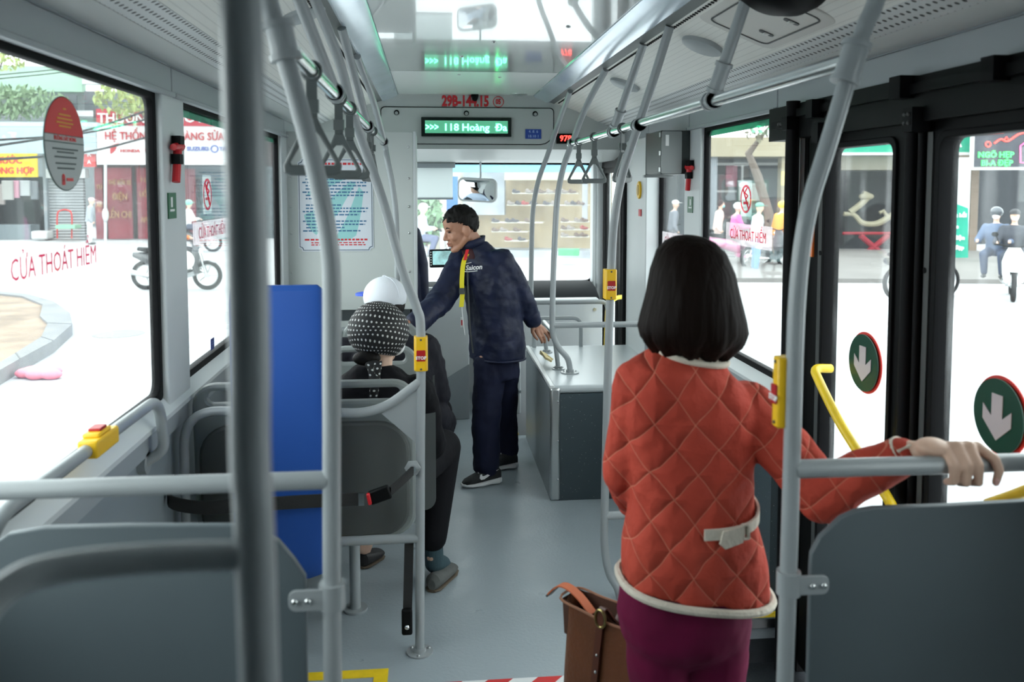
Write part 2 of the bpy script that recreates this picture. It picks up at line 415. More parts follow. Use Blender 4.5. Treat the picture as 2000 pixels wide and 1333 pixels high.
# ---- front: header box, pillars, windscreen, dashboard
HDR = M('header_panel', (.50,.53,.52), .4, var=(1.2,.03))
b = MB(); b.rings([[V((x,y,z)) for y, z in ((YH,2.02), (YH,2.47), (YW,2.47), (YW,1.95), (6.55,1.955))] for x in (-1.18, 1.18)])
struct('wall_front_header', b, HDR)
b = MB(); mt = fr((0,YH-.003,0), (1,0,0), (0,0,1))
b.plate([rrect(-.615,2.052,.640,2.322,[.10,.03,.03,.03])], .006, mt)
b.m(1).plate([rrect(-.609,2.058,.634,2.316,[.095,.027,.027,.027])], .010, mt, .002)
hp = struct('wall_front_header_flap', b, [BLACK, HDR])
for x in (-.50, .0, .50):
    obj('latch', MB().m(0).cyl((x,YH-.006,2.278), (x,YH-.014,2.278), .019).m(1).cyl((x,YH-.014,2.274), (x,YH-.022,2.274), .012), [BLACK, STEEL], hp)
b = MB(); b.plate([rrect(-1.20,.90,1.20,1.96,.05), rrect(-1.14,.945,1.13,1.935,.07)], .04, fr((0,YW,0), (1,0,0), (0,0,1)), .004)
f = struct('window_6', b, BLACK)
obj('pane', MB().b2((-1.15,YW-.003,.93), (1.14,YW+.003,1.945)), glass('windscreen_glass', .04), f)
b = MB(); b.b2((-1.25,YW-.25,.0), (-1.16,YW+.02,2.0)); b.b2((1.13,YW-.16,-.18), (1.25,YW+.02,2.0)); b.b2((1.10,YW-.14,.85), (1.135,YW-.02,1.98))
struct('trim_windscreen_pillar', b, PALE, bevel=.01)
b = MB(); b.b2((-1.25,YW-.05,-.3), (1.25,YW+.04,.92)); struct('wall_front', b, PALE)

# dashboard
t = thing('dashboard', 'black curved dashboard with pale lower ledge under the windscreen', 'dashboard', (.2,6.9,.7))
prof = [(6.62,.60), (6.60,.80), (6.66,.875), (6.80,.93), (7.0,.955), (7.14,.95), (7.14,.60)]
obj('top', MB().rings([[V((x,y,z)) for y, z in prof] for x in (-1.14, -.5, .3, .9, 1.08)]), M('dashboard_plastic', (.012,.014,.016), .75, bump=(300,.1), spec=.1), t, bevel=.01)
prof = [(6.50,.62), (6.50,.835), (6.545,.87), (6.625,.872), (6.61,.62)]
obj('ledge', MB().rings([[V((x,y,z)) for y, z in prof] for x in (.0, 1.05)]), PALE, t, bevel=.008)
t = thing('front_bulkhead', 'pale grey lower panel with bolts below the dashboard rail', 'panel', (.7,6.46,0))
obj('panel', MB().b2((.38,6.44,-.18), (1.06,6.49,.855)), M('bulkhead_white', (.58,.61,.63), .35), t, bevel=.006)
for x, z in ((.45,.80), (1.0,.80), (.45,.5), (1.0,.5)): obj('bolt', MB().cyl((x,6.445,z), (x,6.432,z), .013), STEEL, t)
b = MB(); b.b2((.10,6.40,0), (.42,6.62,.47)); t = tag(obj('cab_box', b, M('cab_box_grey', (.42,.46,.48), .4), bevel=.012), 'low grey box with a steel bottom strip on the floor by the front step', 'box')
obj('kick_strip', MB().b2((.10,6.385,.17), (.42,6.401,.19)), STEEL, t); obj('bolt', MB().cyl((.385,6.402,.235), (.385,6.388,.235), .011), STEEL, t)
# driver's cab door: white with a dark slanted lower part
t = thing('cab_door', 'white driver cab door panel with grey slanted lower part', 'door', (-.2,6.3,0))
obj('panel', MB().b2((-.40,6.30,0), (.02,6.34,1.0)), M('cab_white', (.60,.63,.64), .3), t, bevel=.006)
mt = fr((0,6.297,0), (1,0,0), (0,0,1)); obj('lower_panel', MB().plate([[(-.399,.005), (.019,.005), (.019,.42), (-.399,.17)]], .008, mt, .001), GREY, t)
obj('label_sticker', MB().b2((-.045,6.295,.70), (-.025,6.2995,.775)).m(1).b2((-.040,6.2935,.715), (-.030,6.2952,.755)), [WT, REDT], t)

# ---- driver partition with the notice
PART = M('partition_panel', (.54,.575,.56), .4, var=(1.2,.03))
b = MB(); b.plate([rrect(-1.19,.955,-.372,2.095,.015)], .04, fr((0,5.52,0), (1,0,0), (0,0,1)), .003)
pt = tag(obj('driver_partition', b, PART), 'pale grey panel wall behind the driver seat carrying a printed notice', 'partition')
obj('dark_gap_panel', MB().b2((-1.18,5.51,.885), (-.40,5.54,.955)), M('gap', (.05,.06,.065), .4), pt)
obj('lower_panel', MB().b2((-1.19,5.50,0), (-.385,5.54,.885)), PART, pt)
obj('corner_profile', MB().b2((-.372,5.495,.9), (-.352,5.60,2.10)), PALE, pt, bevel=.004)
obj('side_return', MB().b2((-.372,5.60,.9), (-.355,6.18,2.10)), PART, pt)
bm_ = MB()
for x in (-1.145, -.60): 
    for z in (1.2, 1.45, 1.62, 1.80, 2.0): bm_.ell((x if x < -1 else -.40,5.498,z), (.008,.005,.008), nu=10, nv=6)
obj('rivets', bm_, STEEL, pt)
obj('top_rail', MB().cyl((-1.15,5.46,.83), (-.42,5.46,.83), .022), POLE, pt)
NOT = M('printed_notice', (.66,.70,.76), .35)
_c = comp(NOT)   # turquoise emblem of a ball of curved rays behind the text
_dx = mth(NOT, 'SUBTRACT', _c[0], -.86); _dz = mth(NOT, 'SUBTRACT', _c[2], 1.60)
_d = mth(NOT, 'SQRT', mth(NOT, 'ADD', mth(NOT, 'MULTIPLY', _dx, _dx), mth(NOT, 'MULTIPLY', _dz, _dz)))
_a = mth(NOT, 'ARCTAN2', mth(NOT, 'SUBTRACT', _c[2], 1.86), mth(NOT, 'SUBTRACT', _c[0], -.66))
_st = mth(NOT, 'GREATER_THAN', mth(NOT, 'SINE', mth(NOT, 'ADD', mth(NOT, 'MULTIPLY', _a, 13), mth(NOT, 'MULTIPLY', _d, 5))), -.25)
setbase(NOT, mixcol(NOT, mth(NOT, 'MULTIPLY', mth(NOT, 'LESS_THAN', _d, .205), _st), (.66,.70,.76), (.30,.60,.60)))
b = MB(); mt = fr((0,5.497,0), (1,0,0), (0,0,1)); x0, x1, z0, z1 = -1.098, -.628, 1.335, 1.925
def notch(g, r=.022):
    out = []
    for cx, cz, a0 in ((x1-g, z0+g, PI), (x1-g, z1-g, -PI/2), (x0+g, z1-g, 0), (x0+g, z0+g, PI/2)):
        for j in range(5): a = a0-PI/2*j/4; out.append((cx+r*math.cos(a), cz+r*math.sin(a)))
    return out
b.plate([notch(0)], .003, mt); b.m(1).plate([notch(.006), notch(.010)], .005, mt)
no = tag(obj('notice_poster', b, [NOT, M('notice_border', (.05,.09,.13), .5)]), 'printed rules notice with turquoise emblem on the driver partition', 'poster')
TXB = M('notice_print', (.05,.16,.30), .6); b = MB(); z = 1.835; k = 0
while z > 1.46:
    ln = (.36, .40, .25, .40, .38, .30, .41, .36, .18, 0, .22, .39, .40, .33, .12, .40, .37, .24)[k % 18]; x = -1.07+(.02 if k % 3 else 0); e = x+ln
    while x < e: q = random.uniform(.012,.034); b.b2((x,5.4945,z-.0045), (min(x+q, e),5.4957,z+.0045)); x += q+.006
    z -= .0205; k += 1
b.m(1)
for zz, a, e, h in ((1.895,-1.02,-.70,.010), (1.412,-1.06,-.66,.008), (1.392,-1.02,-.69,.005), (1.378,-1.02,-.69,.005)):
    x = a
    while x < e: q = random.uniform(.012,.03); b.b2((x,5.4945,zz-h), (x+q,5.4957,zz+h*.4)); x += q+.007
obj('print_lines', b, [TXB, REDT], no, kind='stuff')

# ---- header fittings
GLED = M('led_green', (.12,1,.52), .5, emit=5); GDIM = M('led_backing', (.02,.13,.07), .3, emit=1.1); GLOW = M('led_face_green', (.10,.42,.25), .3, emit=.55)
t = thing('destination_display', 'green lit destination display reading 118 on the front header', 'display', (0,YH,2.11))
obj('housing', MB().b2((-.325,YH-.035,2.108), (.325,YH-.006,2.246)), M('display_housing', (.006,.012,.010), .25), t, bevel=.004)
obj('screen', MB().b2((-.298,YH-.037,2.132), (.298,YH-.0345,2.222)), GLOW, t)
for nm, tx, x_ in (('led_arrows', '>>>', -.296), ('led_number', '118', -.168), ('led_stop_name', 'Hoàng', -.035), ('led_stop_name', 'Đa', .205)): obj(nm, MB().text(tx, .070, fr((x_,YH-.038,2.172), (1,0,0), (0,0,1)), .0008, ax='LEFT', sx=.78 if tx[0] == '>' else 1.08, bold=.0014), GLED, t)
t = tag(obj('plate_lettering', MB().text('29B-144.15', .104, fr((-.176,YH-.003,2.362), (1,0,0), (0,0,1)), .001, ax='LEFT', sx=.71, bold=.0045), REDT), 'red number 29B-144.15 stuck on the header above the display', 'lettering')
obj('number_ring', MB().plate([circ(.232,2.362,.040), circ(.232,2.362,.035)], .002, fr((0,YH-.003,0), (1,0,0), (0,0,1))).text('05', .05, fr((.232,YH-.003,2.362), (1,0,0), (0,0,1)), .001, sx=.75, bold=.002), REDT, t)
t = tag(obj('route_sign', MB().b2((.428,YH-.014,2.096), (.545,YH-.008,2.166)), M('blue_sign', (.02,.07,.36), .4)), 'small blue sign with white figures right of the green display', 'sign')
obj('figures', MB().text('4. 8. 6', .028, fr((.487,YH-.0145,2.148), (1,0,0), (0,0,1)), .0005).text('18.10 1', .028, fr((.487,YH-.0145,2.114), (1,0,0), (0,0,1)), .0005), M('sign_figures', (.45,.6,.85), .5), t)
t = thing('clock_display', 'small black display with red lit digits at the right of the header', 'display', (.73,YH,2.07))
obj('housing', MB().b2((.655,YH-.03,2.062), (.80,YH-.001,2.135)), BLKP, t, bevel=.004)
obj('digits', MB().text('978', .058, fr((.722,YH-.0315,2.098), (1,0,0), (0,0,1)), .0006, bold=.0012), M('led_red', (1,.04,.03), .5, emit=4), t)
t = thing('cabin_camera', 'small black dome camera above the red bus number', 'camera', (.06,YH-.03,2.40))
obj('base', MB().b2((.035,YH-.05,2.392), (.085,YH-.0,2.412)), BLKP, t); obj('dome', MB().ell((.06,YH-.04,2.388), (.022,.022,.028)), BLKP, t)
t = tag(obj('ceiling_downlight', MB().lathe([(.062,0), (.062,.010), (.045,.014)], fr((.37,YH-.11,2.412), (1,0,0), (0,-1,0))), CHROME), 'chrome round downlight set in the ceiling by the header', 'lamp')
obj('lens', MB().lathe([(.0,.012), (.035,.0155), (.042,.012)], fr((.37,YH-.11,2.412), (1,0,0), (0,-1,0))), M('lamp_lens', (.5,.52,.52), .15), t)
for i, (x, y) in enumerate(((.03,3.95), (.31,3.55), (-.10,4.4), (.16,5.2), (-.09,5.1))):
    tag(obj('ceiling_screw', MB().ell((x,y,2.409), (.011,.011,.005), nu=12, nv=6), STEEL), 'small screw head in the glossy ceiling panel', 'screw', 'ceiling screws')
# roller blind and mirror
t = thing('roller_blind', 'white roller blind half lowered on the windscreen', 'blind', (-.24,7.1,1.64))
obj('cassette', MB().b2((-.56,7.07,1.905), (-.055,7.15,1.945)), GREY, t, bevel=.006)
BF = M('blind_fabric', (.75,.78,.78), .8); _t = node(BF, 'ShaderNodeBsdfTranslucent'); _t.inputs[0].default_value = (.8,.84,.84,1); _x = node(BF, 'ShaderNodeMixShader'); _x.inputs[0].default_value = .5
BF.node_tree.links.new(BF.node_tree.nodes['Principled BSDF'].outputs[0], _x.inputs[1]); BF.node_tree.links.new(_t.outputs[0], _x.inputs[2]); BF.node_tree.links.new(_x.outputs[0], BF.node_tree.nodes['Material Output'].inputs[0])
obj('fabric', MB().b2((-.55,7.115,1.655), (-.075,7.119,1.91)), BF, t); obj('hem_bar', MB().cyl((-.552,7.117,1.65), (-.073,7.117,1.65), .009), GREY, t)
t = thing('rear_view_mirror', 'white framed driver mirror hanging on a rod in the windscreen', 'mirror', (.12,6.9,1.72))
mt = fr((.118,6.9,1.722), (.912,-.409,-.05), (-.02,-.085,1))
obj('frame', MB().plate([rrect(-.170,-.098,.170,.098,.05)], .04, mt, .012), M('mirror_frame', (.55,.58,.58), .4), t)
obj('mirror_glass', MB().rings([[mt @ V((x*s_, y*s_, .0205+.009*(1-s_*s_))) for x, y in rrect(-.152,-.082,.152,.080,.042)] for s_ in (1,.85,.7,.55,.4,.25,.1)]), M('mirror', (.75,.77,.80), .015, 1), t)
obj('rod', MB().cyl((.145,6.91,1.81), (.15,7.0,1.96), .008), PALE, t)
t = thing('reversing_monitor', 'small black reversing camera monitor on a stalk by the driver', 'monitor', (-.17,6.7,1.05))
mt = fr((-.165,6.70,1.185), (1,-.04,.02), (0,.05,1)); obj('bezel', MB().plate([rrect(-.108,-.072,.108,.072,.012)], .03, mt, .004), BLKP, t)
MON = M('monitor_picture', (.30,.52,.52), .2, emit=.5, var=(14,.8)); obj('screen', MB().plate([rrect(-.082,-.05,.082,.058,.004)], .002, mt @ Matrix.Translation((0,0,.016))), MON, t)
for sx in (-1, 1):
    for k in range(6): obj('button', MB().ell(mt @ V((sx*.095,-.05+k*.02,.015)), .005, nu=8, nv=6), WT, t)
obj('stalk', MB().tube([(-.14,6.71,1.12), (-.13,6.72,1.05), (-.13,6.75,.93)], .012), BLKP, t)
obj('stalk_foot', MB().b2((-.19,6.69,1.025), (-.08,6.78,1.05)), BLKP, t)
# jacket hanging at the partition edge
t = thing('hanging_jacket', 'dark navy jacket hanging in the gap right of the driver partition', 'jacket', (-.42,6.0,1.0))
o = obj('jacket_body', MB().rings([ring((-.475,6.0,z), rx, ry, 2.4, 24) for z, rx, ry in ((.88,.12,.05), (.95,.17,.07), (1.1,.165,.08), (1.28,.145,.08), (1.42,.12,.07), (1.52,.07,.05), (1.56,.04,.04))]), NAVY, t); remesh(o, .012, 3)
obj('sleeve', MB().limb([(-.38,6.0,1.42), (-.335,6.0,1.2), (-.32,6.0,.98)], [.05,.055,.045]), NAVY, t)

# ---- right wall fittings by the front door
t = thing('equipment_cabinet', 'grey steel equipment cabinet high on the right wall by the front', 'cabinet', (1.10,4.85,1.82))
obj('body', MB().b2((1.0,4.60,1.815), (1.165,4.92,2.055)), M('cabinet_side', (.035,.045,.045), .4), t, bevel=.004)
obj('door', MB().b2((.998,4.918,1.805), (1.165,4.932,2.06)), M('cabinet_door', (.27,.29,.29), .4), t); obj('bottom_rail', MB().b2((.985,4.9,1.80), (1.16,4.935,1.815)), M('cabinet_door'), t)
obj('label', MB().b2((1.022,4.583,1.97), (1.04,4.5895,2.03)), WT, t)
FD = M('front_cab_face', (.25,.27,.27), .42)
obj('front_plate', MB().plate([rrect(1.0,1.818,1.115,2.05,.008)], .01, fr((0,4.592,0), (1,0,0), (0,0,1)), .002), FD, t)
for z in (1.84, 1.93, 2.03): obj('hinge', MB().cyl((.994,4.60,z-.012), (.994,4.60,z+.012), .006), STEEL, t)
t = thing('stop_button_round', 'oval yellow push button on the white post by the front door', 'button', (1.09,5.45,1.72))
mt = fr((1.097,5.46,1.725), (0,-1,0), (0,0,1)); obj('body', MB().plate([circ(0,0,.048,24,.058)], .02, mt, .006), YEL, t); obj('press_pad', MB().plate([circ(0,0,.026,20,.036)], .026, mt, .004), M('yellow_dark', (.45,.27,.01), .5), t)
tag(obj('red_label', MB().b2((1.094,5.41,1.555), (1.0995,5.47,1.60)), REDT), 'small red label on the white post under the yellow button', 'label')
def hammer(name, label, px, py0, py1, X, Y):
    a = P(px, py0, X=X); c = P(px-4, py1, X=X); t = thing(name, label, 'hammer', c)
    d = (a-c); obj('handle', MB().tube([c, c+d*.55], .014, 10), RED, t); obj('head', MB().tube([c+d*.78-V((0,.05,0)), c+d*.82+V((0,.03,0))], [.012,.018], 10).tube([c+d*.55, c+d*.82], .015, 10), RED, t)
    obj('clip', MB().box(c+d*.52, (.03,.04,.035)), BLKP, t); obj('clip', MB().box(c+d*.95, (.03,.05,.03)), BLKP, t)
hammer('emergency_hammer', 'red emergency hammer clipped to the left window post', 348, 270, 356, -1.145, 0)
hammer('emergency_hammer', 'lower red emergency hammer on the right window post', 1347, 316, 372, 1.145, 0)
hammer('emergency_hammer', 'upper red emergency hammer beside the steel cabinet', 1333, 262, 330, 1.14, 0)
for lb, px, py, X in (('small green exit label on the left window post', 336, 402, -1.163), ('small green exit label on the right window post', 1348, 400, 1.163)):
    c = P(px, py, X=X); s = 1 if X < 0 else -1
    t = tag(obj('exit_label', MB().b2(c-V((.002,.045,.045)), c+V((.002,.045,.045))), M('label_green', (.01,.13,.05), .4)), lb, 'label')
    obj('figure', MB().b2(c+V((s*.0021-.001,-.02,-.005)), c+V((s*.0021+.001,.0,.03))).b2(c+V((s*.0021-.001,-.03,-.02)), c+V((s*.0021+.001,.02,-.012))), WT, t)

# ================================================================ POLES, RAILS, STRAPS
PR = .0172
def pth(*pts): return [p if isinstance(p, Vector) else P(p[0], p[1], Y=p[2]) for p in pts]
def stopbtn(parent, c, n, up=(0,0,1), h=.125, wd=.05, back=.022):
    """yellow push-button housing clamped round a pole at c, its red pad facing n"""
    up = V(up).normalized(); x = up.cross(V(n)).normalized()
    mt = fr(c, x, up)
    o = obj('stop_button', MB().rings([[mt @ V(p) for p in ring_yz] for ring_yz in [[(sx*wd/2*a, -h/2 if k == 0 else h/2, b_) for sx, a, b_ in ((-1,1,-back), (1,1,-back), (1,1,.020), (1,.8,.032), (-1,.8,.032), (-1,1,.020))] for k in (0, 1)]]), YEL, parent, bevel=.004)
    obj('press_pad', MB().plate([rrect(-wd*.32,-.024,wd*.32,.016,.003)], .006, mt @ Matrix.Translation((0,0,.033))).m(1).text('STOP', .016, mt @ Matrix.Translation((0,-.012,.0365)), .0005, bold=.0006), [M('stop_red', (.42,.01,.012), .4), WT], o)
    for k in (-1, 1): obj('screw', MB().ell(mt @ V((0,k*h*.43,.032)), .004, nu=8, nv=5), DGREY, o)
    return o
def bracket(parent, c, d, r=.024, ln=.075):
    d = V(d).normalized(); c = V(c)
    obj('bracket', MB().cyl(c-d*ln/2, c+d*ln/2, r).cyl(c-d*ln/2, c-d*(ln/2-.012), r+.004).cyl(c+d*(ln/2-.012), c+d*ln/2, r+.004), POLE, parent)
def flange(parent, c, r=.05):
    c = V(c); b = MB().cyl(c, c+V((0,0,.006)), r, 20).cyl(c+V((0,0,.006)), c+V((0,0,.02)), .024)
    for k in range(3): a = k*2.1+.4; b.m(1).ell(c+V((r*.75*math.cos(a), r*.75*math.sin(a), .007)), (.006,.006,.004), nu=8, nv=5)
    obj('floor_flange', b, [POLE, STEEL], parent)
def pole(name, label, pts, r=PR, k=7, group='grab poles'):
    pts = pth(*pts); o = obj(name, MB().tube(smoothpath(pts, k), r, 16), POLE); return tag(o, label, 'pole', group)
C3 = lambda x, y, z=2.35: V((x, y, z))
G1 = 'poles along the left side of the aisle'; G2 = 'poles along the right side of the aisle'; G3 = 'ceiling struts of the grab rails'
a = P(484,500,Y=.72); c = P(507,1333,Y=.72)
p = pole('grab_pole', 'nearest and thickest looking blurred grey pole in the left foreground', [V((a.x-.005,.72,2.40)), a, P(489,900,Y=.72), c, V((c.x+.012,.72,0))], group=G1); flange(p, (c.x+.012,.72,0))
t = tag(obj('seat_rail', MB().tube(smoothpath(pth((470,1085,.72), (300,1091,.715), (120,1110,.70), (20,1145,.68), (-50,1230,.66), (-90,1400,.66)), 6), .0125, 14), POLE), 'blurred grey handrail running left from the nearest pole', 'rail')
pa = pole('grab_pole', 'curved grey pole carrying the left foreground panel clamp', [C3(-.60,1.52,2.36), (525,0,1.57), (549,70,1.57), (558,114,1.57), (582,200,1.57), (608,300,1.57), (630,400,1.57), (643,480,1.57), (648,560,1.57), (648,800,1.57), (650,1333,1.57), V((-.452,1.57,0))], group=G1)
bracket(pa, P(551,80,Y=1.57), P(541,40,Y=1.57)-P(558,114,Y=1.57), .025, .07)
pb = pole('grab_pole', 'grey pole with a yellow stop button beside the seats', [C3(-.63,2.72), (660,112,2.86), (690,225,3.0), (716,300,3.08), (750,400,3.09), (787,530,3.095), (813,600,3.098), (822,655,3.1), (821,900,3.1), V((-.317,3.10,0))], group=G1)
stopbtn(pb, P(822,690,Y=3.1), (0.02,-1,0)); flange(pb, (-.317,3.10,0))
pd = pole('grab_pole', 'thin grey pole in front of the driver partition edge', [C3(-.60,4.05), (729,197,4.5), (750,277,4.95), (757,315,4.96), (766,360,4.97), (773,420,4.98), (776,520,4.99), (776,605,5.0), V((-.452,5.0,0))], group=G1); flange(pd, (-.452,5.0,0)); bracket(pd, P(750,277,Y=4.95), V((0,1,0)), .022, .05)
for top, rl, lb in ((C3(-.64,2.15), (655,182,2.44), 'left slanted strut nearest the camera from ceiling to chrome rail'), (C3(-.60,3.35), (718,246,3.69), 'left slanted strut third from the front of the chrome rail')):
    s_ = pole('ceiling_strut', lb, [top, rl], group=G3); e = P(rl[0], rl[1], Y=rl[2]); bracket(s_, e, V((0,1,0)), .023, .05)
pr1 = pole('grab_pole', 'big curved grey pole holding the right foreground panel', [C3(.66,1.60,2.33), (1715,-10,1.63), (1690,50,1.63), (1667,115,1.63), (1645,190,1.63), (1612,300,1.63), (1584,390,1.63), (1567,480,1.63), (1557,580,1.63), (1552,700,1.63), (1545,950,1.63), (1533,1333,1.63), V((.45,1.63,0))], group=G2)
bracket(pr1, P(1662,122,Y=1.63), P(1690,50,Y=1.63)-P(1645,190,Y=1.63), .025, .085)
stopbtn(pr1, P(1549,768,Y=1.632)+V((0,.014,0)), (-1,0,0), h=.145, wd=.036, back=.004)
pr2 = pole('grab_pole', 'grey pole with a yellow stop button right of the aisle', [C3(.64,3.19), (1278,150,3.27), (1247,245,3.34), (1216,340,3.4), (1200,430,3.43), (1194,520,3.45), (1188,700,3.45), (1181,1000,3.45), (1181,1070,3.45), (1190,1120,3.45), (1208,1155,3.44), (1220,1215,3.42)], group=G2)
stopbtn(pr2, P(1191,555,Y=3.45), (0,-1,0)); flange(pr2, P(1219,1216,Z=0), .04); bracket(pr2, P(1247,245,Y=3.34), V((0,1,0)), .024, .06)
pr3 = pole('grab_pole', 'grey pole bending down onto the wheel box', [C3(.64,4.36), (1146,206,4.64), (1118,278,4.92), (1101,325,4.92), (1089,385,4.92), (1084,460,4.92), (1080,560,4.92), (1079,640,4.92), (1083,663,4.92), (1093,682,4.92), (1108,700,4.92), (1113,720,4.92), (1113,738,4.92)], group=G2)
bracket(pr3, P(1118,278,Y=4.92), V((0,1,0)), .023, .05); flange(pr3, V((P(1113,738,Y=4.92).x,4.92,.645)), .055)
pr4 = pole('grab_pole', 'farthest thin grey pole in front of the windscreen', [C3(.62,5.36), (1090,243,5.75), (1068,307,5.9), (1053,348,5.93), (1043,395,5.95), (1039,450,5.95), (1037,588,5.95), (1037,640,5.95)], group=G2); bracket(pr4, P(1037,600,Y=5.95), V((0,0,1)), .022, .06)
for top, rl, lb in ((C3(.64,2.33), (1390,197,2.46), 'right slanted strut behind the black ceiling dome'), (C3(.64,3.59), (1198,258,3.84), 'right slanted strut in front of the ribbed ceiling panel')):
    s_ = pole('ceiling_strut', lb, [top, rl], group=G3); e = P(rl[0], rl[1], Y=rl[2])
    bracket(s_, e, V((0,1,0)), .024, .05); bracket(s_, e+(top-e).normalized()*.07, top-e, .022, .09)
SATIN = M('satin_rail', (.66,.69,.69), .16, 1)
railL = tag(obj('strap_rail', MB().cyl((-.53,1.56,2.0), (-.53,5.05,2.0), .0165).cyl((-.53,5.05,2.0), (-.53,5.075,2.0), .021), SATIN), 'polished steel strap rail under the left ceiling slope', 'rail')
railR = tag(obj('strap_rail', MB().cyl((.56,1.64,1.992), (.56,4.97,1.997), .0165).cyl((.56,4.97,1.997), (.56,4.99,1.997), .021), SATIN), 'polished steel strap rail under the right ceiling slope', 'rail')
def bar(name, label, pts, r=PR, **k): return tag(obj(name, MB().tube(pts, r, 14), POLE), label, 'rail', **k)
bar('cross_rail', 'level grey rail from the left clamp pole to the window wall', [P(640,938,Y=1.57), V((-1.17,1.57,P(640,938,Y=1.57).z))])
bar('cross_rail', 'level grey rail gripped by the woman in red', [P(1550,917,Y=1.63), V((1.17,1.63,P(1550,917,Y=1.63).z-.002))], r=.019)
z = P(1081,636,Y=4.92).z
bar('cross_rail', 'pale level rail above the wheel box', [V((P(1081,636,Y=4.92).x,4.92,z)), V((1.17,4.92,z))])
z = P(1183,1008,Y=3.45).z
bar('cross_rail', 'low grey rail behind the woman in red', [V((P(1183,1008,Y=3.45).x,3.45,z)), V((1.17,3.45,z))])
bar('dash_rail', 'grey rail in front of the dashboard', fillet([V((.22,6.25,.30)), V((.22,6.25,.885)), V((1.06,6.25,.885)), V((1.06,6.25,.0))], .06))
bar('grab_hoop', 'low grey hoop across the far end of the wheel box', fillet([V((.44,5.74,.645)), V((.44,5.74,.845)), V((.765,5.74,.845)), V((.765,5.74,.645))], .06), r=.014)
h2 = bar('grab_hoop', 'low grey hoop along the wheel box under the conductor hand', fillet([V((.50,5.03,.645)), V((.475,5.03,.86)), V((.475,5.55,.86)), V((.50,5.55,.645))], .07), r=.014)
flange(h2, (.50,5.03,.645), .04); flange(h2, (.50,5.55,.645), .04)
t = tag(obj('door_handrail', MB().tube(fillet(pth((1182,700,6.15), (1186,600,6.15), (1200,582,6.2), (1238,578,6.3)), .05), .016, 12), YELP), 'yellow handrail beside the front door', 'rail')
# left window handrail with its stop button
X = -1.12
pts = fillet([P(-30,1075,X=-1.17), P(0,1005,X=X), P(310,778,X=X), P(322,880,X=X), P(280,905,X=-1.18)], .10, 7)
wr = bar('window_handrail', 'grey handrail under the near left window with yellow button', pts)
c = P(190,868,X=X); obj('stop_button', MB().box(c+V((.004,0,.006)), (.05,.15,.045)).box(c+V((.0,0,.032)), (.044,.085,.012)), YEL, wr, bevel=.008)
obj('press_pad', MB().box(c+V((0,.005,.041)), (.03,.045,.008)), M('stop_red', (.42,.01,.012), .4), wr, bevel=.002)
obj('wall_mount', MB().cyl(V((-1.165,pts[-1].y,pts[-1].z)), V((-1.19,pts[-1].y,pts[-1].z)), .035), POLE, wr)
# hanging straps
STRAP = M('strap_plastic', (.10,.115,.115), .4)
def strap(rail, y, lb, rz=0, sw=0):
    x = rail.data.vertices[0].co.x; x = -.53 if x < 0 else .56; z = 2.0 if x < 0 else 1.995
    t = thing('hanging_strap', lb, 'strap', (x, y, z), 0, 'hanging hand straps')
    o = MB().tube([V((x+.021*math.cos(q), y, z+.021*math.sin(q))) for q in [i*PI/8 for i in range(16)]], .0042, 8, loop=True)
    obj('loop', o, STRAP, t)
    top = V((x, y, z-.02)); R = Matrix.Rotation(rz, 4, 'Z'); mt = Matrix.Translation((x, y, z-.115)) @ R @ Matrix.Rotation(PI/2+sw, 4, 'X')
    obj('band', MB().strip([top, V((x, y, z-.06)), V((x, y, z-.105))], R @ V((1,0,0)), .024, .006).box((x, y, z-.078), (.03,.014,.03)), STRAP, t)
    out = [(-.012,.012), (.012,.012), (.022,-.012), (.064,-.095), (.062,-.112), (.048,-.118), (-.048,-.118), (-.062,-.112), (-.064,-.095), (-.022,-.012)]
    inn = [(-.008,-.022), (.008,-.022), (.016,-.032), (.048,-.088), (.046,-.094), (-.046,-.094), (-.048,-.088), (-.016,-.032)]
    obj('handle', MB().plate([out, inn], .017, mt, .0045), STRAP, t)
for y, rz, lb in ((1.95,.12,'nearest left hanging strap with a triangular handle'), (2.52,.1,'second left hanging strap behind the nearest one'), (2.86,.1,'third left hanging strap overlapping the notice'), (3.75,1.2,'left hanging strap turned edge on'), (3.98,1.25,'left hanging strap farthest forward')): strap(railL, y, lb, rz)
for y, rz, lb in ((4.70,.1,'right hanging strap farthest forward before the windscreen'), (4.25,.05,'right hanging strap overlapping the farthest one'), (3.62,.7,'right hanging strap half hidden behind the button pole')): strap(railR, y, lb, rz)

# ---- foreground panels
PANEL = M('panel_laminate', (.105,.132,.145), .5, var=(1.2,.1), bump=(400,.04))
def loop2(pts, Y): return [(P(x, y, Y=Y).x, P(x, y, Y=Y).z) for x, y in pts]
def clamp(parent, c, sx, Y):
    c = V(c); obj('clamp', MB().cyl(c-V((0,0,.024)), c+V((0,0,.024)), .0245, 20).plate([rrect(min(0, sx*.078), -.020, max(0, sx*.078), .020, .014)], .007, fr(c+V((0,-.016,0)), (1,0,0), (0,0,1)), .002), POLE, parent)
    for k in (.042, .066): obj('clamp_bolt', MB().ell(c+V((sx*k,-.022,0)), (.0065,.005,.0065), nu=10, nv=6), CHROME, parent)
Y = 1.605
lp = loop2([(598,1125), (575,1090), (545,1055), (510,1032), (470,1024), (250,1024), (90,1028), (20,1040), (-30,1075), (-45,1130)], Y)
lp = [(lp[0][0], .12)]+lp+[(lp[-1][0], .12)]
t = tag(obj('screen_panel', MB().plate([lp], .018, fr((0,Y,0), (1,0,0), (0,0,1)), .003), PANEL), 'grey screen panel clamped to the left foreground pole', 'panel'); clamp(t, P(649,1163,Y=1.57), -1, Y)
Y = 1.665
lp = loop2([(1581,1110), (1583,1080), (1600,1048), (1640,1010), (1670,996), (1705,990), (1850,985)], Y)
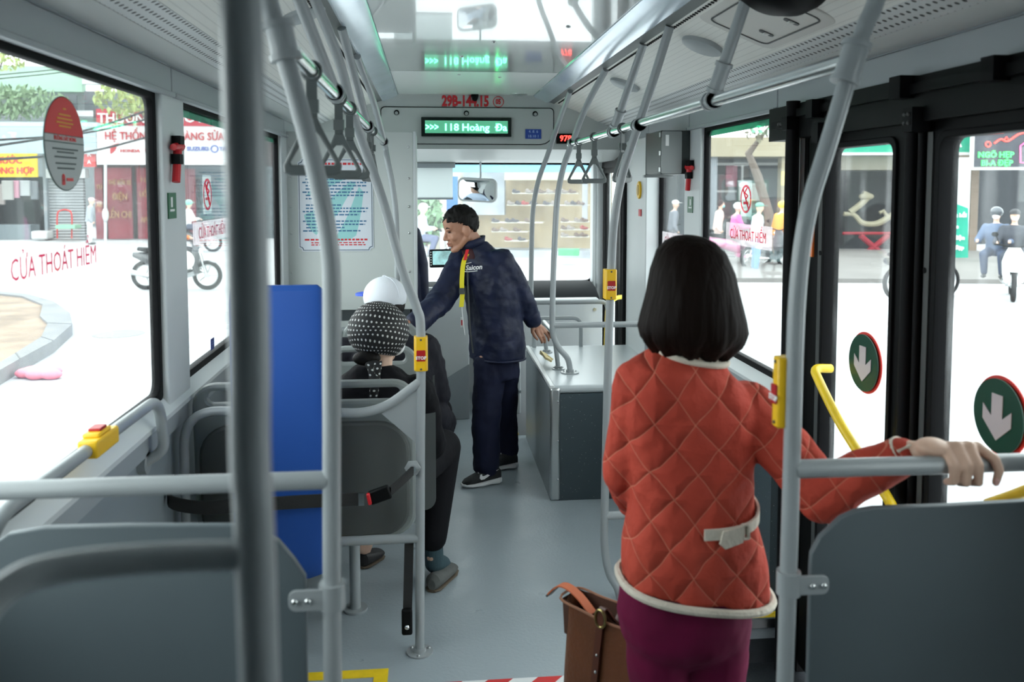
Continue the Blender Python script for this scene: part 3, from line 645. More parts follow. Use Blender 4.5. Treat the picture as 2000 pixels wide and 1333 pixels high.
lp = [(lp[0][0], .12)]+lp+[(1.14, lp[-1][1]+.006), (1.14,.12)]
t = tag(obj('screen_panel', MB().plate([lp], .018, fr((0,Y,0), (1,0,0), (0,0,1)), .003), PANEL), 'grey screen panel clamped to the right foreground pole', 'panel'); clamp(t, P(1540,1138,Y=1.63), 1, Y)
# black dome on the right ceiling slope
t = tag(obj('ceiling_dome', MB().lathe([(.0,-.13), (.05,-.125), (.10,-.105), (.135,-.07), (.155,-.03), (.16,0), (.16,.03), (.0,.03)][1:-1], fr((.70,2.30,2.35), (1,0,-.35), (0,1,0))), M('dome_black', (.002,.002,.003), .5, spec=.1)), 'big black ceiling dome cut by the top edge of the picture', 'dome')
# slope fittings: round lamps, access flap
for lb, x, y, r in (('oval grey disc on the right ceiling slope by the access flap', .80, 3.28, .085), ('oval grey disc between the right ceiling struts', .79, 4.57, .085), ('oval grey disc on the left ceiling slope', -.70, 3.02, .08), ('oval grey disc on the left ceiling slope nearer the camera', -.72, 2.1, .08)):
    s_ = 1 if x > 0 else -1; z = 2.302-(abs(x)-.80)*.42
    tag(obj('ceiling_disc', MB().lathe([(r*.99,.004), (r,-.008), (r*.96,-.018), (r*.8,-.024), (.004,-.026)], fr((x,y,z), (1,0,-s_*.40), (0,1,0))), M('disc_grey', (.36,.39,.40), .45)), lb, 'lamp')
def slopeframe(y): return fr((.82,y,2.292), (0,-1,0), (1,0,-.40))
for lb, y in (('pale access flap with two slot latches on the right ceiling slope', 2.72), ('pale access flap nearer the camera above the right pole', 1.95)):
    mt = slopeframe(y); t = tag(obj('access_flap', MB().plate([rrect(-.27,-.155,.27,.145,.05)], .012, mt @ Matrix.Translation((0,0,-.002)), .005).m(1).plate([rrect(-.222,-.118,.222,.108,.03), rrect(-.217,-.113,.217,.103,.028)], .003, mt @ Matrix.Translation((0,0,-.0075 if False else -.0095))), [M('flap_white', (.58,.57,.54), .5), DGREY]), lb, 'flap')
    for sx in (-.10, .10): obj('latch', MB().plate([rrect(sx-.012,.030,sx+.012,.082,.010)], .003, mt @ Matrix.Translation((0,0,-.010))).m(1).box(mt @ V((sx,.056,-.0125)), (.02,.02,.006)), [DGREY, WHITE], t)

# ================================================================ SEATS
def seat(cx, y, label, arm=0):
    t = thing('bus_seat', label, 'seat', (cx, y, 0), 0, 'grey plastic bus seats')
    mt = fr((cx,y,0), (1,0,0), (0,-.05,1))
    w = .208; out = rrect(-w,.40,w,1.02,[.10,.085,.085,.10], 6)
    obj('backrest', MB().plate([out, rrect(-.150,.945,.150,.990,.02)], .034, mt, .013), SEAT, t)
    obj('back_cover', MB().plate([rrect(-.185,.415,.185,.865,[.10,.12,.12,.10], 6)], .03, mt @ Matrix.Translation((0,0,.020)), .012), SEATD, t)
    obj('seat_pan', MB().plate([rrect(-.205,.01,.205,.43,.06)], .05, fr((cx,y,.435), (1,0,0), (0,1,.06)), .018), SEAT, t)
    obj('cushion', MB().plate([rrect(-.16,.05,.16,.39,.07)], .03, fr((cx,y,.466), (1,0,0), (0,1,.06)), .01), M('seat_fabric', (.03,.10,.09), .8), t)
    obj('pedestal', MB().cyl((cx-.20,y+.2,.38), (cx+.20,y+.2,.38), .02).cyl((cx-.05,y+.2,.38), (cx-.05,y+.2,0), .022).cyl((cx-.05,y+.2,0), (cx-.05,y+.2,.01), .05), POLE, t)
    if arm:
        x = cx+.262; obj('armrest', MB().strip(fillet([V((cx+.19,y+.24,.455)), V((x,y+.24,.455)), V((x,y+.24,.83))], .03), (0,1,0), .20, .045), M('armrest_grey', (.10,.11,.11), .5), t, bevel=.012)
for y, w_ in ((3.25,'nearest row beside the blue board'), (3.95,'second row'), (4.65,'third row by the driver partition')):
    seat(-.94, y, 'grey window seat in the '+w_); seat(-.535, y, 'grey aisle seat in the '+w_, 1)
# tubular barrier behind the first row
t = thing('seat_barrier', 'tubular grey barrier behind the first seat row', 'barrier', (-.73,3.09,0))
obj('top_tube', MB().tube(fillet([V((-1.15,3.09,0)), V((-1.15,3.09,.945)), P(738,808,Y=3.09), P(822,745,Y=3.1)], .13, 8), PR, 14), POLE, t)
zb = P(700,1056,Y=3.1).z; obj('bottom_tube', MB().cyl((-1.15,3.09,zb), (-.32,3.10,zb), PR), POLE, t)
obj('gusset_plate', MB().plate([loop2([(746,809), (819,752), (818,872), (808,862)], 3.095)], .006, fr((0,3.095,0), (1,0,0), (0,0,1)), .001), POLE, t)
# blue padded board
BLUE = M('blue_vinyl', (.018,.080,.34), .5, var=(3,.05), bump=(350,.05), spec=.3)
t = thing('wheelchair_backrest', 'tall blue padded board in front of the seat barrier', 'board', (-.80,3.02,.36))
b = MB(); prof = []
for z, hw, d in ((.352,.10,.008), (.37,.145,.02), (.42,.158,.028), (.7,.160,.032), (1.1,.160,.032), (1.34,.160,.032), (1.385,.157,.028), (1.402,.14,.012)):
    prof.append(ring((-.80,3.0,z), hw, d, 6, 36))
obj('pad', b.rings(prof), BLUE, t)
obj('bracket', MB().b2((-.86,3.03,.55), (-.74,3.07,.59)).b2((-.86,3.03,.93), (-.74,3.07,.96)), POLE, t)
# wheelchair belt
BELT = M('black_webbing', (.012,.012,.013), .7, bump=(200,.3,(1,1,3)))
t = thing('restraint_belt', 'black restraint belt strung across the blue board with red buckle', 'belt', (-.7,2.95,.65))
e = P(806,915,Y=3.07)
obj('webbing', MB().strip(smoothpath([V((-1.165,3.02,P(300,945,Y=3.0).z)), P(330,978,Y=2.97), P(390,992,Y=2.945), P(470,988,Y=2.94), P(600,980,Y=2.94), P(700,975,Y=2.95)], 5), (0,0,1), .046, .006), BELT, t)
obj('buckle', MB().box(P(742,967,Y=2.96), (.075,.022,.05), Euler((0,-.33,0))), BLKP, t, bevel=.006); obj('release_button', MB().box(P(721,975,Y=2.947), (.012,.02,.04), Euler((0,-.2,0))), RED, t, bevel=.003)
obj('tongue', MB().box(P(706,975,Y=2.948), (.02,.016,.044)), CHROME, t)
obj('end_strap', MB().strip(smoothpath([P(762,960,Y=2.97), P(785,940,Y=3.0), e-V((.0,.03,0))], 5), (0,0,1), .03, .012), BELT, t)
obj('anchor', MB().plate([circ(e.x,e.z,.030,6)], .008, fr((0,3.072,0), (1,0,0), (0,0,1)), .002).m(1).cyl((e.x,3.07,e.z), (e.x,3.05,e.z), .013), [POLE, CHROME], t)
t = thing('floor_strap', 'black strap hanging to the floor beside the seat pole', 'strap', P(795,1245,Y=3.1))
obj('webbing', MB().strip([P(799,1062,Y=3.105), P(797,1150,Y=3.09), P(795,1235,Y=3.07)], (1,0,0), .034, .006), BELT, t)
obj('end_fitting', MB().box(P(795,1215,Y=3.065), (.04,.02,.10)), BLKP, t, bevel=.008); obj('bolt', MB().ell(P(795,1226,Y=3.052), .010, nu=10, nv=6), CHROME, t)
# floor markings
b = MB(); x0, x1, y0, y1, q = -1.12, -.428, 1.75, 3.0, .05
for lo, hi in (((x0,y1-q), (x1,y1)), ((x0,y0), (x1,y0+q)), ((x1-q,y0+q), (x1,y1-q)), ((x0,y0+q), (x0+q,y1-q))): b.b2((lo[0],lo[1],0), (hi[0],hi[1],.002))
tag(obj('floor_marking', b, YELP), 'yellow rectangle taped on the floor of the wheelchair bay', 'marking')
HAZ = M('hazard_tape', (.8,.8,.8), .45); _c = comp(HAZ)
setbase(HAZ, mixcol(HAZ, mth(HAZ, 'LESS_THAN', mth(HAZ, 'FRACT', mth(HAZ, 'MULTIPLY', mth(HAZ, 'SUBTRACT', _c[0], mth(HAZ, 'MULTIPLY', _c[1], .9)), 5.6)), .5), (.75,.76,.76), (.62,.03,.03)))
tag(obj('hazard_tape', MB().b2((-.27,2.845,0), (.60,2.893,.002)), HAZ), 'red and white striped tape across the aisle floor', 'tape')

# ================================================================ WHEEL BOX
t = thing('wheel_box', 'grey box over the front wheel right of the aisle', 'box', (.79,5.2,0))
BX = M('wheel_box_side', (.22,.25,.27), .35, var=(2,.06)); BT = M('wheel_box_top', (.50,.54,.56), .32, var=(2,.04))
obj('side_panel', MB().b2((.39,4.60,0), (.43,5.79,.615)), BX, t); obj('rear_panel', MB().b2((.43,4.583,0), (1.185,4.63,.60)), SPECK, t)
obj('top_panel', MB().b2((.398,4.59,.60), (1.185,5.79,.645)), BT, t, bevel=.018, seg=3)
obj('corner_profile', MB().b2((.388,4.579,0), (.445,4.625,.635)), STEEL, t, bevel=.012); obj('edge_profile', MB().b2((.386,4.59,.628), (.412,5.79,.649)), M('white_edging', (.7,.72,.72), .3), t, bevel=.004)
b = MB()
for z in (.12,.34,.56): b.ell((.43,4.579,z), (.006,.003,.006), nu=8, nv=5)
obj('rivets', b, CHROME, t)
tag(obj('fare_slips', MB().box((.44,5.15,.70), (.05,.11,.012), Euler((.25,.5,.3))).box((.45,5.2,.69), (.045,.09,.01), Euler((.1,.6,.6))), M('ticket_paper', (.70,.58,.30), .8)), 'bundle of pale yellow slips under the conductor hand', 'paper')
tag(obj('speckled_skirting', MB().b2((1.12,3.30,0), (1.162,4.57,.79)), SPECK), 'speckled dark lining low on the right wall behind the woman', 'panel')

# ================================================================ MIDDLE DOOR
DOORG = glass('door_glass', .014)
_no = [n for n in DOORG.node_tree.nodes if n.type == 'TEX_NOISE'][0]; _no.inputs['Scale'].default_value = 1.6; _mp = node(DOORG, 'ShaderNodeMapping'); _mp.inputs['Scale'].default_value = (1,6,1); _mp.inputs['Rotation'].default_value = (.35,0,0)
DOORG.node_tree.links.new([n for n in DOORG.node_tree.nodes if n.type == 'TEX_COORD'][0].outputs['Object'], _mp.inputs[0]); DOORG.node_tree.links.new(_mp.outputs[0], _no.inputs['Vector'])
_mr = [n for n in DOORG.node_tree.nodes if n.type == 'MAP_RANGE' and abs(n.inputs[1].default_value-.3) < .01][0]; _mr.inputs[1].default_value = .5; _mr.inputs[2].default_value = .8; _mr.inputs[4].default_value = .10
mt = fr((1.2,0,0), (0,1,0), (0,0,1))
d1 = struct('door_1', MB().b2((1.13,1.26,1.93), (1.25,3.42,2.062)).b2((1.16,1.26,-.2), (1.25,1.40,1.95)).b2((1.115,1.3,2.01), (1.14,3.14,2.04)).b2((1.168,3.13,-.2), (1.25,3.20,1.95)), BLKP)
for y0, y1, g0, g1 in ((2.425,3.125,2.515,2.968), (1.42,2.415,1.60,2.278)):
    lf = obj('leaf', MB().plate([rrect(y0,-.14,y1,1.935,.01), rrect(g0,.12,g1,1.884,.035)], .045, mt @ Matrix.Translation((0,0,-.01)), .005), BLKP, d1)
    obj('leaf_glass', MB().plate([rrect(g0-.02,.10,g1+.02,1.90,.03)], .006, mt), DOORG, lf)
    obj('rubber_seal', MB().plate([rrect(g0-.016,.104,g1+.016,1.9,.04), rrect(g0+.004,.124,g1-.004,1.88,.035)], .06, mt @ Matrix.Translation((0,0,-.012)), .003), BLACK, lf)
for x_, y_, z_ in ((1.1655,3.00,1.50), (1.1655,2.335,1.50)): obj('lock_hole', MB().cyl((x_-.004,y_,z_), (x_,y_,z_), .009), BLACK, d1)
obj('centre_seal', MB().cyl((1.165,2.42,-.12), (1.165,2.42,1.93), .022).cyl((1.16,2.36,-.12), (1.16,2.36,1.93), .012), BLACK, d1); obj('seal_strip', MB().b2((1.163,2.315,-.1), (1.17,2.34,1.9)).b2((1.163,2.99,-.1), (1.17,3.02,1.9)), DGREY, d1)
obj('hinge_shaft', MB().cyl((1.115,P(1543,500,X=1.115).y,-.18), (1.115,P(1543,500,X=1.115).y,2.07), .026).box((1.11,P(1543,500,X=1.115).y,1.985), (.06,.05,.05)), BLACK, d1)
obj('hinge_bracket', MB().b2((1.085,2.36,2.0), (1.15,2.42,2.065)).b2((1.095,2.31,1.90), (1.15,2.36,1.97)).b2((1.085,2.93,1.99), (1.15,2.98,2.055)).b2((1.095,2.90,1.90), (1.15,2.95,1.97)).b2((1.085,1.95,2.0), (1.15,2.0,2.06)).b2((1.09,3.14,1.972), (1.16,3.30,2.0)), BLACK, d1)
obj('bracket_bolts', MB().ell((1.088,3.20,1.986), .007).ell((1.088,3.22,1.986), .007).ell((1.093,2.325,1.95), .006).ell((1.093,2.345,1.95), .006).ell((1.093,2.325,1.925), .006).ell((1.093,2.345,1.925), .006), DGREY, d1)
t = tag(obj('door_grab_handle', MB().tube(smoothpath([V((1.165,2.90,1.09)), P(1594,722,X=1.10), P(1600,745,X=1.09), P(1640,825,X=1.085), P(1690,905,X=1.085), P(1740,985,X=1.09), P(1760,1040,X=1.15)], 6), .016, 12), YELP), 'curved yellow grab handle on the first door leaf', 'handle')
t = tag(obj('door_grab_handle', MB().tube(smoothpath([P(1930,985,X=1.10), P(1975,970,X=1.09), P(2030,950,X=1.09), P(2100,930,X=1.15)], 5), .0135, 12), YELP), 'yellow grab handle on the second door leaf', 'handle')
tag(obj('marker_label', MB().b2((1.1605,3.06,1.48), (1.1675,3.085,1.60)), M('orange_label', (.8,.18,.03), .4)), 'narrow orange label on the dark door post', 'label')
d2 = struct('door_2', MB().b2((1.17,5.86,1.9), (1.25,7.05,2.062)).plate([rrect(5.90,-.14,6.44,1.92,.01), rrect(5.98,.1,6.37,1.86,.03)], .04, mt).plate([rrect(6.46,-.14,7.03,1.92,.01), rrect(6.54,.1,6.96,1.86,.03)], .04, mt), BLKP)
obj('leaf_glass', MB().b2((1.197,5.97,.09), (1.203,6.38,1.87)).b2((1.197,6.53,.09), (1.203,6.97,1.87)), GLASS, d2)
obj('hinge_shaft', MB().cyl((1.10,P(1222,500,X=1.10).y,-.18), (1.10,P(1222,500,X=1.10).y,2.0), .024), BLACK, d2)

# ================================================================ STICKERS ON THE GLASS
SW = M('sticker_white', (.74,.76,.74), .5); SR = M('sticker_red', (.72,.04,.045), .45); SG = M('sticker_green', (.0,.055,.03), .4); SRO = M('sticker_red_edge', (.80,.05,.04), .45)
for px, py, lb in ((1686,709,'round green down arrow sticker on the first door leaf'), (1949,813,'round green down arrow sticker on the second door leaf')):
    c = P(px, py, X=1.18); mt = fr(V((1.186,c.y,c.z)), (0,-1,0), (0,0,1)); T = lambda z: mt @ Matrix.Translation((0,0,z))
    t = tag(obj('arrow_sticker', MB().plate([circ(0,0,.096,48)], .003, T(.006)), SG), lb, 'sticker', 'door arrow stickers')
    obj('red_edge', MB().plate([circ(0,0,.104,48)], .003, T(-.003)), SRO, t)
    obj('arrow', MB().plate([[(-.021,.056), (.021,.056), (.021,-.004), (.055,.022), (.055,-.018), (0,-.064), (-.055,-.018), (-.055,.022), (-.021,-.004)]], .002, T(.009)), M('arrow_white', (.58,.52,.54), .5), t)
def decal(px, py, X): 
    c = P(px, py, X=X); s_ = 1 if X < 0 else -1; return c, fr(c, (0,s_,0), (0,0,1))
c, mt = decal(126, 281, -1.185); r = .119
T = lambda z: mt @ Matrix.Translation((0,0,z))
t = tag(obj('oval_sticker', MB().plate([circ(0,0,r,48)], .002, mt), M('sticker_rim', (.03,.07,.06), .4)), 'round red and white notice sticker on the near left window', 'sticker')
def seg(z0, z1, rr):
    a0 = math.asin(max(-1, z0/rr)); a1 = math.asin(min(1, z1/rr)); n = 16
    R_ = [(rr*math.cos(a0+(a1-a0)*i/n), rr*math.sin(a0+(a1-a0)*i/n)) for i in range(n+1)]; return R_+[(-x, y) for x, y in reversed(R_)]
obj('red_field', MB().plate([seg(.022,r-.003,r-.003)], .002, T(.001)), SR, t); obj('white_field', MB().plate([seg(.004,.020,r-.003), ], .002, T(.001)).plate([seg(-(r-.003),.001,r-.003)], .002, T(.001)), M('sticker_pale', (.50,.53,.52), .5), t)
b = MB()
for z, l in ((.087,.018), (.072,.07), (.062,.09), (.052,.10), (.043,.07)): b.plate([rrect(-l/2,z-.002,l/2,z+.002,.001)], .001, T(.0025))
obj('yellow_print', b, M('print_yellow', (.75,.35,.03), .5), t)
b = MB()
for z, l in ((-.014,.15), (-.022,.10), (-.034,.13), (-.050,.12), (-.062,.10)): b.plate([rrect(-l/2,z-.002,l/2,z+.002,.001)], .001, T(.0025))
b.m(1).text('ĐƯỜNG DÂY NÓNG', .014, T(.0025) @ Matrix.Translation((0,.012,0)), .0003, bold=.0004).plate([circ(-.018,-.085,.009)], .001, T(.0025)).plate([rrect(-.027,-.104,-.009,-.09,.002)], .001, T(.0025)).plate([rrect(.0,-.094,.04,-.086,.001)], .001, T(.0025))
obj('dark_print', b, [M('print_dark', (.06,.08,.08), .5), SR], t)
def exittext(px, py, X, size, sx, lb, strip=None, body='CỬA THOÁT HIỂM', col=None):
    c, mt = decal(px, py, X)
    t = tag(obj('exit_lettering', MB().text(body, size, mt, .0004, sx=sx), col or glass('exit_film', .12, (.62,.05,.16))), lb, 'lettering')
    if strip: obj('backing_strip', MB().plate([rrect(-strip[0],-strip[1],strip[0],strip[1],.005)], .0008, mt @ Matrix.Translation((0,.004,-.002))), strip[2], t)
exittext(114, 513, -1.186, .072, .80, 'red CỬA THOÁT HIỂM lettering on the near left window')
PKB = glass('strip_film', .16, (.97,.86,.88)); EXF = glass('exit_film', .12, (.62,.05,.16))
exittext(416, 452, -1.186, .066, .8, 'red CỬA THOÁT HIỂM lettering on the second left window', (.30,.045,PKB))
exittext(1459, 462, 1.186, .066, .8, 'red CỬA THOÁT HIỂM lettering on the right window', (.285,.052,PKB), col=glass('exit_film_pink', .10, (.80,.03,.12)))
exittext(1318, 474, 1.186, .066, .8, 'red CỬA THOÁT HIỂM lettering on the small right window behind the hair', (.28,.05,PKB))
for px, py, X, lb in ((405, 380, -1.186, 'no smoking sticker on the second left window'), (1457, 389, 1.186, 'no smoking sticker on the right window')):
    c, mt = decal(px, py, X); T = lambda z: mt @ Matrix.Translation((0,0,z)); r = .066
    t = tag(obj('no_smoking_sticker', MB().plate([rrect(-.07,-.08,.07,.08,.012)], .0008, T(-.001)), glass('clear_film', .10)), lb, 'sticker')
    b = MB().plate([circ(0,0,r,36), circ(0,0,r-.011,36)], .001, T(.001)); b.box(mt @ V((0,-.018,.001)), (.001,.06,.012)).tube([mt @ V((-.035,.045,.001)), mt @ V((.035,-.045,.001))], .003, 6).tube(smoothpath([mt @ V((.0,.0,.001)), mt @ V((.02,.015,.001)), mt @ V((-.01,.03,.001)), mt @ V((.012,.05,.001))], 4), .003, 6)
    obj('red_symbol', b, glass('exit_film_pink', .10, (.80,.03,.12)), t)
c, mt = decal(415, 672, -1.186)
t = tag(obj('blue_sticker', MB().plate([rrect(-.028,-.024,.028,.024,.002)], .001, mt), M('sticker_navy', (.01,.03,.20), .4)), 'small dark blue sticker low on the second left window', 'sticker')
obj('print', MB().plate([rrect(-.02,-.002,.02,.001,.0005)], .0005, mt @ Matrix.Translation((0,0,.001))).plate([rrect(-.02,.008,.02,.011,.0005)], .0005, mt @ Matrix.Translation((0,0,.001))), M('sticker_blue_print', (.12,.2,.55), .5), t)

# ================================================================ STREET OUTSIDE
GZ = -.35
ROAD = M('asphalt', (.42,.43,.44), .85, var=(.7,.12), bump=(60,.3))
struct('floor_street', MB().b2((-90,-40,GZ-.3), (90,120,GZ)), ROAD)
class Fac:
    """a vertical facade through two ground points; pixel boxes on it become slabs of real size"""
    def __init__(s, xa, ya, xb, yb, back=0):
        s.A = P(xa, ya, Z=GZ); B = P(xb, yb, Z=GZ); s.u = (B-s.A).normalized(); s.n = s.u.cross(V((0,0,1)))
    def pt(s, px, py, off=0):
        d = ray(px, py); t = (s.A+s.n*off-EYE).dot(s.n)/d.dot(s.n); return EYE+d*t
    def box(s, mb, x0, y0, x1, y1, off=0, dep=.2):
        """slab whose front face lies off metres in front of the facade"""
        a = s.pt(x0, y0, off); c = s.pt(x1, y1, off); b_ = s.pt(x0, y1, off); d_ = s.pt(x1, y0, off)
        z0 = max(GZ, (b_.z+c.z)/2); z1 = (a.z+d_.z)/2; p = (a+b_)/2; q = (c+d_)/2; k = -s.n*dep
        p.z = q.z = 0; R_ = []
        for w_ in (p, q): R_.append([w_+V((0,0,z0)), w_+V((0,0,z1)), w_+V((0,0,z1))+k, w_+V((0,0,z0))+k])
        return mb.rings(R_)
    def mt(s, px, py, off=0): return fr(s.pt(px, py, off), s.u, (0,0,1))
    def m_px(s, px, py): return (s.pt(px+50, py)-s.pt(px-50, py)).length/100
def stuffmat(n, c=None, **k): return _m[n] if c is None else M(n, tuple(v*.8 for v in c), .8, **k)
def fthing(F, name, label, cat, boxes, mats, group=None, **k):
    b = MB()
    for bx in boxes: b.mi = bx[6] if len(bx) > 6 else 0; F.box(b, *bx[:6])
    return tag(obj(name, b, mats, **k), label, cat, group)
def fpart(F, par, name, boxes, mats):
    b = MB()
    for bx in boxes: b.mi = bx[6] if len(bx) > 6 else 0; F.box(b, *bx[:6])
    return obj(name, b, mats, par)
def ftext(F, par, name, items, mat, depth=.02):
    b = MB()
    for body, px, py, hpx, sx, off in items: b.text(body, hpx*F.m_px(px, py)*1.38, F.mt(px, py, off), depth, sx=sx, bold=.004)
    return obj(name, b, mat, par)
def foliage(name, label, c, rad, n, col, lf=.12, trunk=None, cat='tree'):
    b = MB(); c = V(c); rad = V(rad)
    for i in range(n):
        while True:
            q = V([random.uniform(-1,1) for _ in range(3)])
            if .25 < q.length < 1: break
        p = c+V((q.x*rad.x, q.y*rad.y, q.z*rad.z)); e = Euler([random.uniform(0,6.3) for _ in range(3)]).to_matrix(); s_ = lf*random.uniform(.6,1.3)
        b._face([b.bm.verts.new(p+e @ V(v)*s_) for v in ((-1,0,0), (0,-.45,.1), (1,0,0), (0,.45,.1))])
    t = thing(name, label, cat, (c.x, c.y, GZ)); obj('crown', b, M(name+'_leaf_%d' % int(col[1]*1000), col, .6), t)
    if trunk: obj('trunk', MB().tube([V(q) for q in trunk[0]], trunk[1], 10), M('bark', (.14,.11,.09), .9, bump=(20,.6)), t)
    return t

LF = Fac(-200,470,560,466); LG = Fac(-200,446,560,443)
# --- left: far houses and greenery above the stalls
t = fthing(LG, 'apartment_house', 'pale green upper house wall behind the stalls on the left', 'building', [(-160,128,160,178,0,.5), (-160,178,500,450,-1,.5,1), (160,132,300,165,.3,.5,2)], [stuffmat('mint_wall', (.34,.52,.40)), stuffmat('house_grey', (.22,.25,.26)), stuffmat('house_white', (.6,.62,.62))])
fpart(LG, t, 'window', [(112,185,150,215,.1,.1)], M('dark_pane', (.05,.06,.07), .2)); fpart(LG, t, 'window', [(165,178,190,215,.1,.1)], M('dark_pane'))
fpart(LG, t, 'balcony_slab', [(-160,215,190,226,1,1)], stuffmat('house_white'))
c = LG.pt(-5,200,2); foliage('hedge_tree', 'leafy green shrubs on the balcony of the pale green house', c, (3.6,.9,.85), 1000, (.17,.26,.14), .2)
c = LF.pt(243,192,2); foliage('street_tree', 'light green tree branches above the red shop sign', c, (1.1,.8,.72), 330, (.30,.36,.12), .15, ([LF.pt(330,468,1), LF.pt(322,300,1.0), LF.pt(260,190,2)], [.12,.09,.03]))
c = LF.pt(10,115,2); foliage('street_tree', 'light green twigs at the top left corner of the near window', c, (.8,.6,.5), 130, (.31,.36,.12), .14, ([LF.pt(-60,468,1), LF.pt(-50,250,1), LF.pt(5,120,2)], [.12,.09,.03]))
# --- left stalls
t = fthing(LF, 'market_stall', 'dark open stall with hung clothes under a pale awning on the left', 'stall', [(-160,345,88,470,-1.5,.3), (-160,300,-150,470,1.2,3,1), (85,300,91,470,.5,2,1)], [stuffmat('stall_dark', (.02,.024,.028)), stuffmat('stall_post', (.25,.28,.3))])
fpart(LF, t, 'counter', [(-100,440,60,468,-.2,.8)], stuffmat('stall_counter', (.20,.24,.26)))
b = MB(); LF.box(b, -160,238,190,247,2.4,.3); LF.box(b, -160,246,190,300,1.2,.2); tag(obj('stall_awning', b, stuffmat('awning_pale', (.42,.52,.56), bump=(6,.6))), 'pale blue awning over the market stall on the left', 'awning')
t = fthing(LF, 'stall_sign', 'yellow stall sign with red lettering at the left edge', 'sign', [(-60,300,72,346,1.5,.1)], stuffmat('sign_yellow', (.70,.50,.02)))
ftext(LF, t, 'lettering', [('PHƯỚC', 12,314,13,.95,1.52), ('TỔNG HỢP', 22,334,13,.92,1.52)], stuffmat('sign_red', (.62,.04,.05)))
for k, (x, y, w_, h_, cl) in enumerate(((14,372,22,38,(.5,.5,.48)), (30,370,12,34,(.7,.35,.45)), (48,368,20,30,(.55,.58,.6)), (66,372,14,36,(.3,.33,.36)), (2,380,12,40,(.45,.4,.38)))):
    b = MB(); LF.box(b, x-w_/2, y-h_/2, x+w_/2, y+h_/2, -.2-.1*k, .12); tag(obj('hanging_garment', b, stuffmat('garment_%d' % k, cl), bevel=.03), ('white', 'pink', 'pale striped', 'dark grey', 'beige')[k]+' garment hanging in the market stall', 'garment', 'garments in the stall')
t = thing('plastic_chair', 'red framed chair in front of the market stall', 'chair', LF.pt(128,468,1.2))
q = lambda x, y, o=1.2: LF.pt(x, y, o)
obj('frame', MB().tube(smoothpath([q(112,466), q(112,420), q(120,411), q(132,411), q(140,420), q(140,466)], 4), .03, 8), stuffmat('chair_red', (.6,.05,.05)), t)
b = MB(); LF.box(b, 108,440,146,447,1.6,.6); obj('seat', b, stuffmat('chair_green', (.25,.55,.38)), t)
b = MB(); LF.box(b, 60,452,92,468,.9,.6); tag(obj('goods_crate', b, stuffmat('crate_white', (.6,.62,.62)), bevel=.05), 'white crate of goods beside the red chair', 'crate')
t = fthing(LF, 'roller_shutter', 'grey closed roller shutter between the stall and the red shop', 'shutter', [(91,345,164,470,.3,.2)], M('shutter_metal', (.36,.38,.39), .5))
_sm = M('shutter_metal'); _c = comp(_sm); setbump(_sm, mth(_sm, 'SINE', mth(_sm, 'MULTIPLY', _c[2], 55)), 1, .03); setbase(_sm, mixcol(_sm, mth(_sm, 'LESS_THAN', mth(_sm, 'FRACT', mth(_sm, 'MULTIPLY', _c[2], 8.7)), .22), (.36,.38,.39), (.16,.17,.18)))
fpart(LF, t, 'shutter_box', [(88,330,166,348,.5,.4)], stuffmat('house_white'))
t = fthing(LF, 'wall_sign', 'small red and white sign above the roller shutter', 'sign', [(163,290,186,326,.9,.1)], stuffmat('sign_red2', (.75,.10,.10))); ftext(LF, t, 'lettering', [('R', 174,302,9,1,.92), ('A', 174,317,7,1,.92)], WT)
# --- the red motorbike shop
t = fthing(LF, 'shop_building', 'dark shop front behind the red panels under the big shop sign', 'building', [(186,215,560,470,-.3,.4), (300,325,560,470,-.1,.2,1)], [stuffmat('shop_wall', (.06,.045,.045)), M('shop_shutter_dark', (.05,.072,.08), .6)])
_sm = M('shop_shutter_dark'); _c = comp(_sm); setbase(_sm, mixcol(_sm, mth(_sm, 'LESS_THAN', mth(_sm, 'FRACT', mth(_sm, 'MULTIPLY', _c[2], 3.2)), .3), (.05,.072,.08), (.10,.13,.145)))
t = fthing(LF, 'shop_sign', 'big white and red motorbike shop sign on the left', 'sign', [(188,246,470,322,1.2,.15), (188,214,470,246,1.25,.18,1)], [stuffmat('sign_board_white', (.8,.8,.8)), stuffmat('sign_board_red', (.50,.012,.04))])
ftext(LF, t, 'title_lettering', [('THƯƠNG', 247,232,19,.95,1.3), ('MOTOR', 388,231,19,1.0,1.3)], WT, .03)
ftext(LF, t, 'red_lettering', [('HỆ THỐNG BÁN HÀNG SỬA CHỮA', 350,267,15.5,.82,1.25)], stuffmat('sign_text_red', (.5,.01,.02)))
ftext(LF, t, 'brand_lettering', [('HONDA', 254,295,6,1.2,1.25)], stuffmat('sign_text_red')); ftext(LF, t, 'blue_lettering', [('SUZUKI', 386,291,8,1.1,1.25), ('YAMAHA', 452,291,8,1,1.25)], stuffmat('sign_text_blue', (.08,.12,.45)))
b = MB()
for k in range(4): b.tube([LF.pt(216,299-k*4,1.22), LF.pt(226+k*2,292-k*4,1.22)], [.05,.015], 6)
obj('wing_mark', b, stuffmat('sign_text_red'), t); obj('round_mark', MB().plate([circ(0,0,.16,20), circ(0,0,.10,20)], .03, LF.mt(292,293,1.22)), stuffmat('sign_text_red'), t); obj('blue_mark', MB().plate([circ(0,0,.15,20), circ(0,0,.11,20)], .03, LF.mt(419,291,1.22)), stuffmat('sign_text_blue'), t)
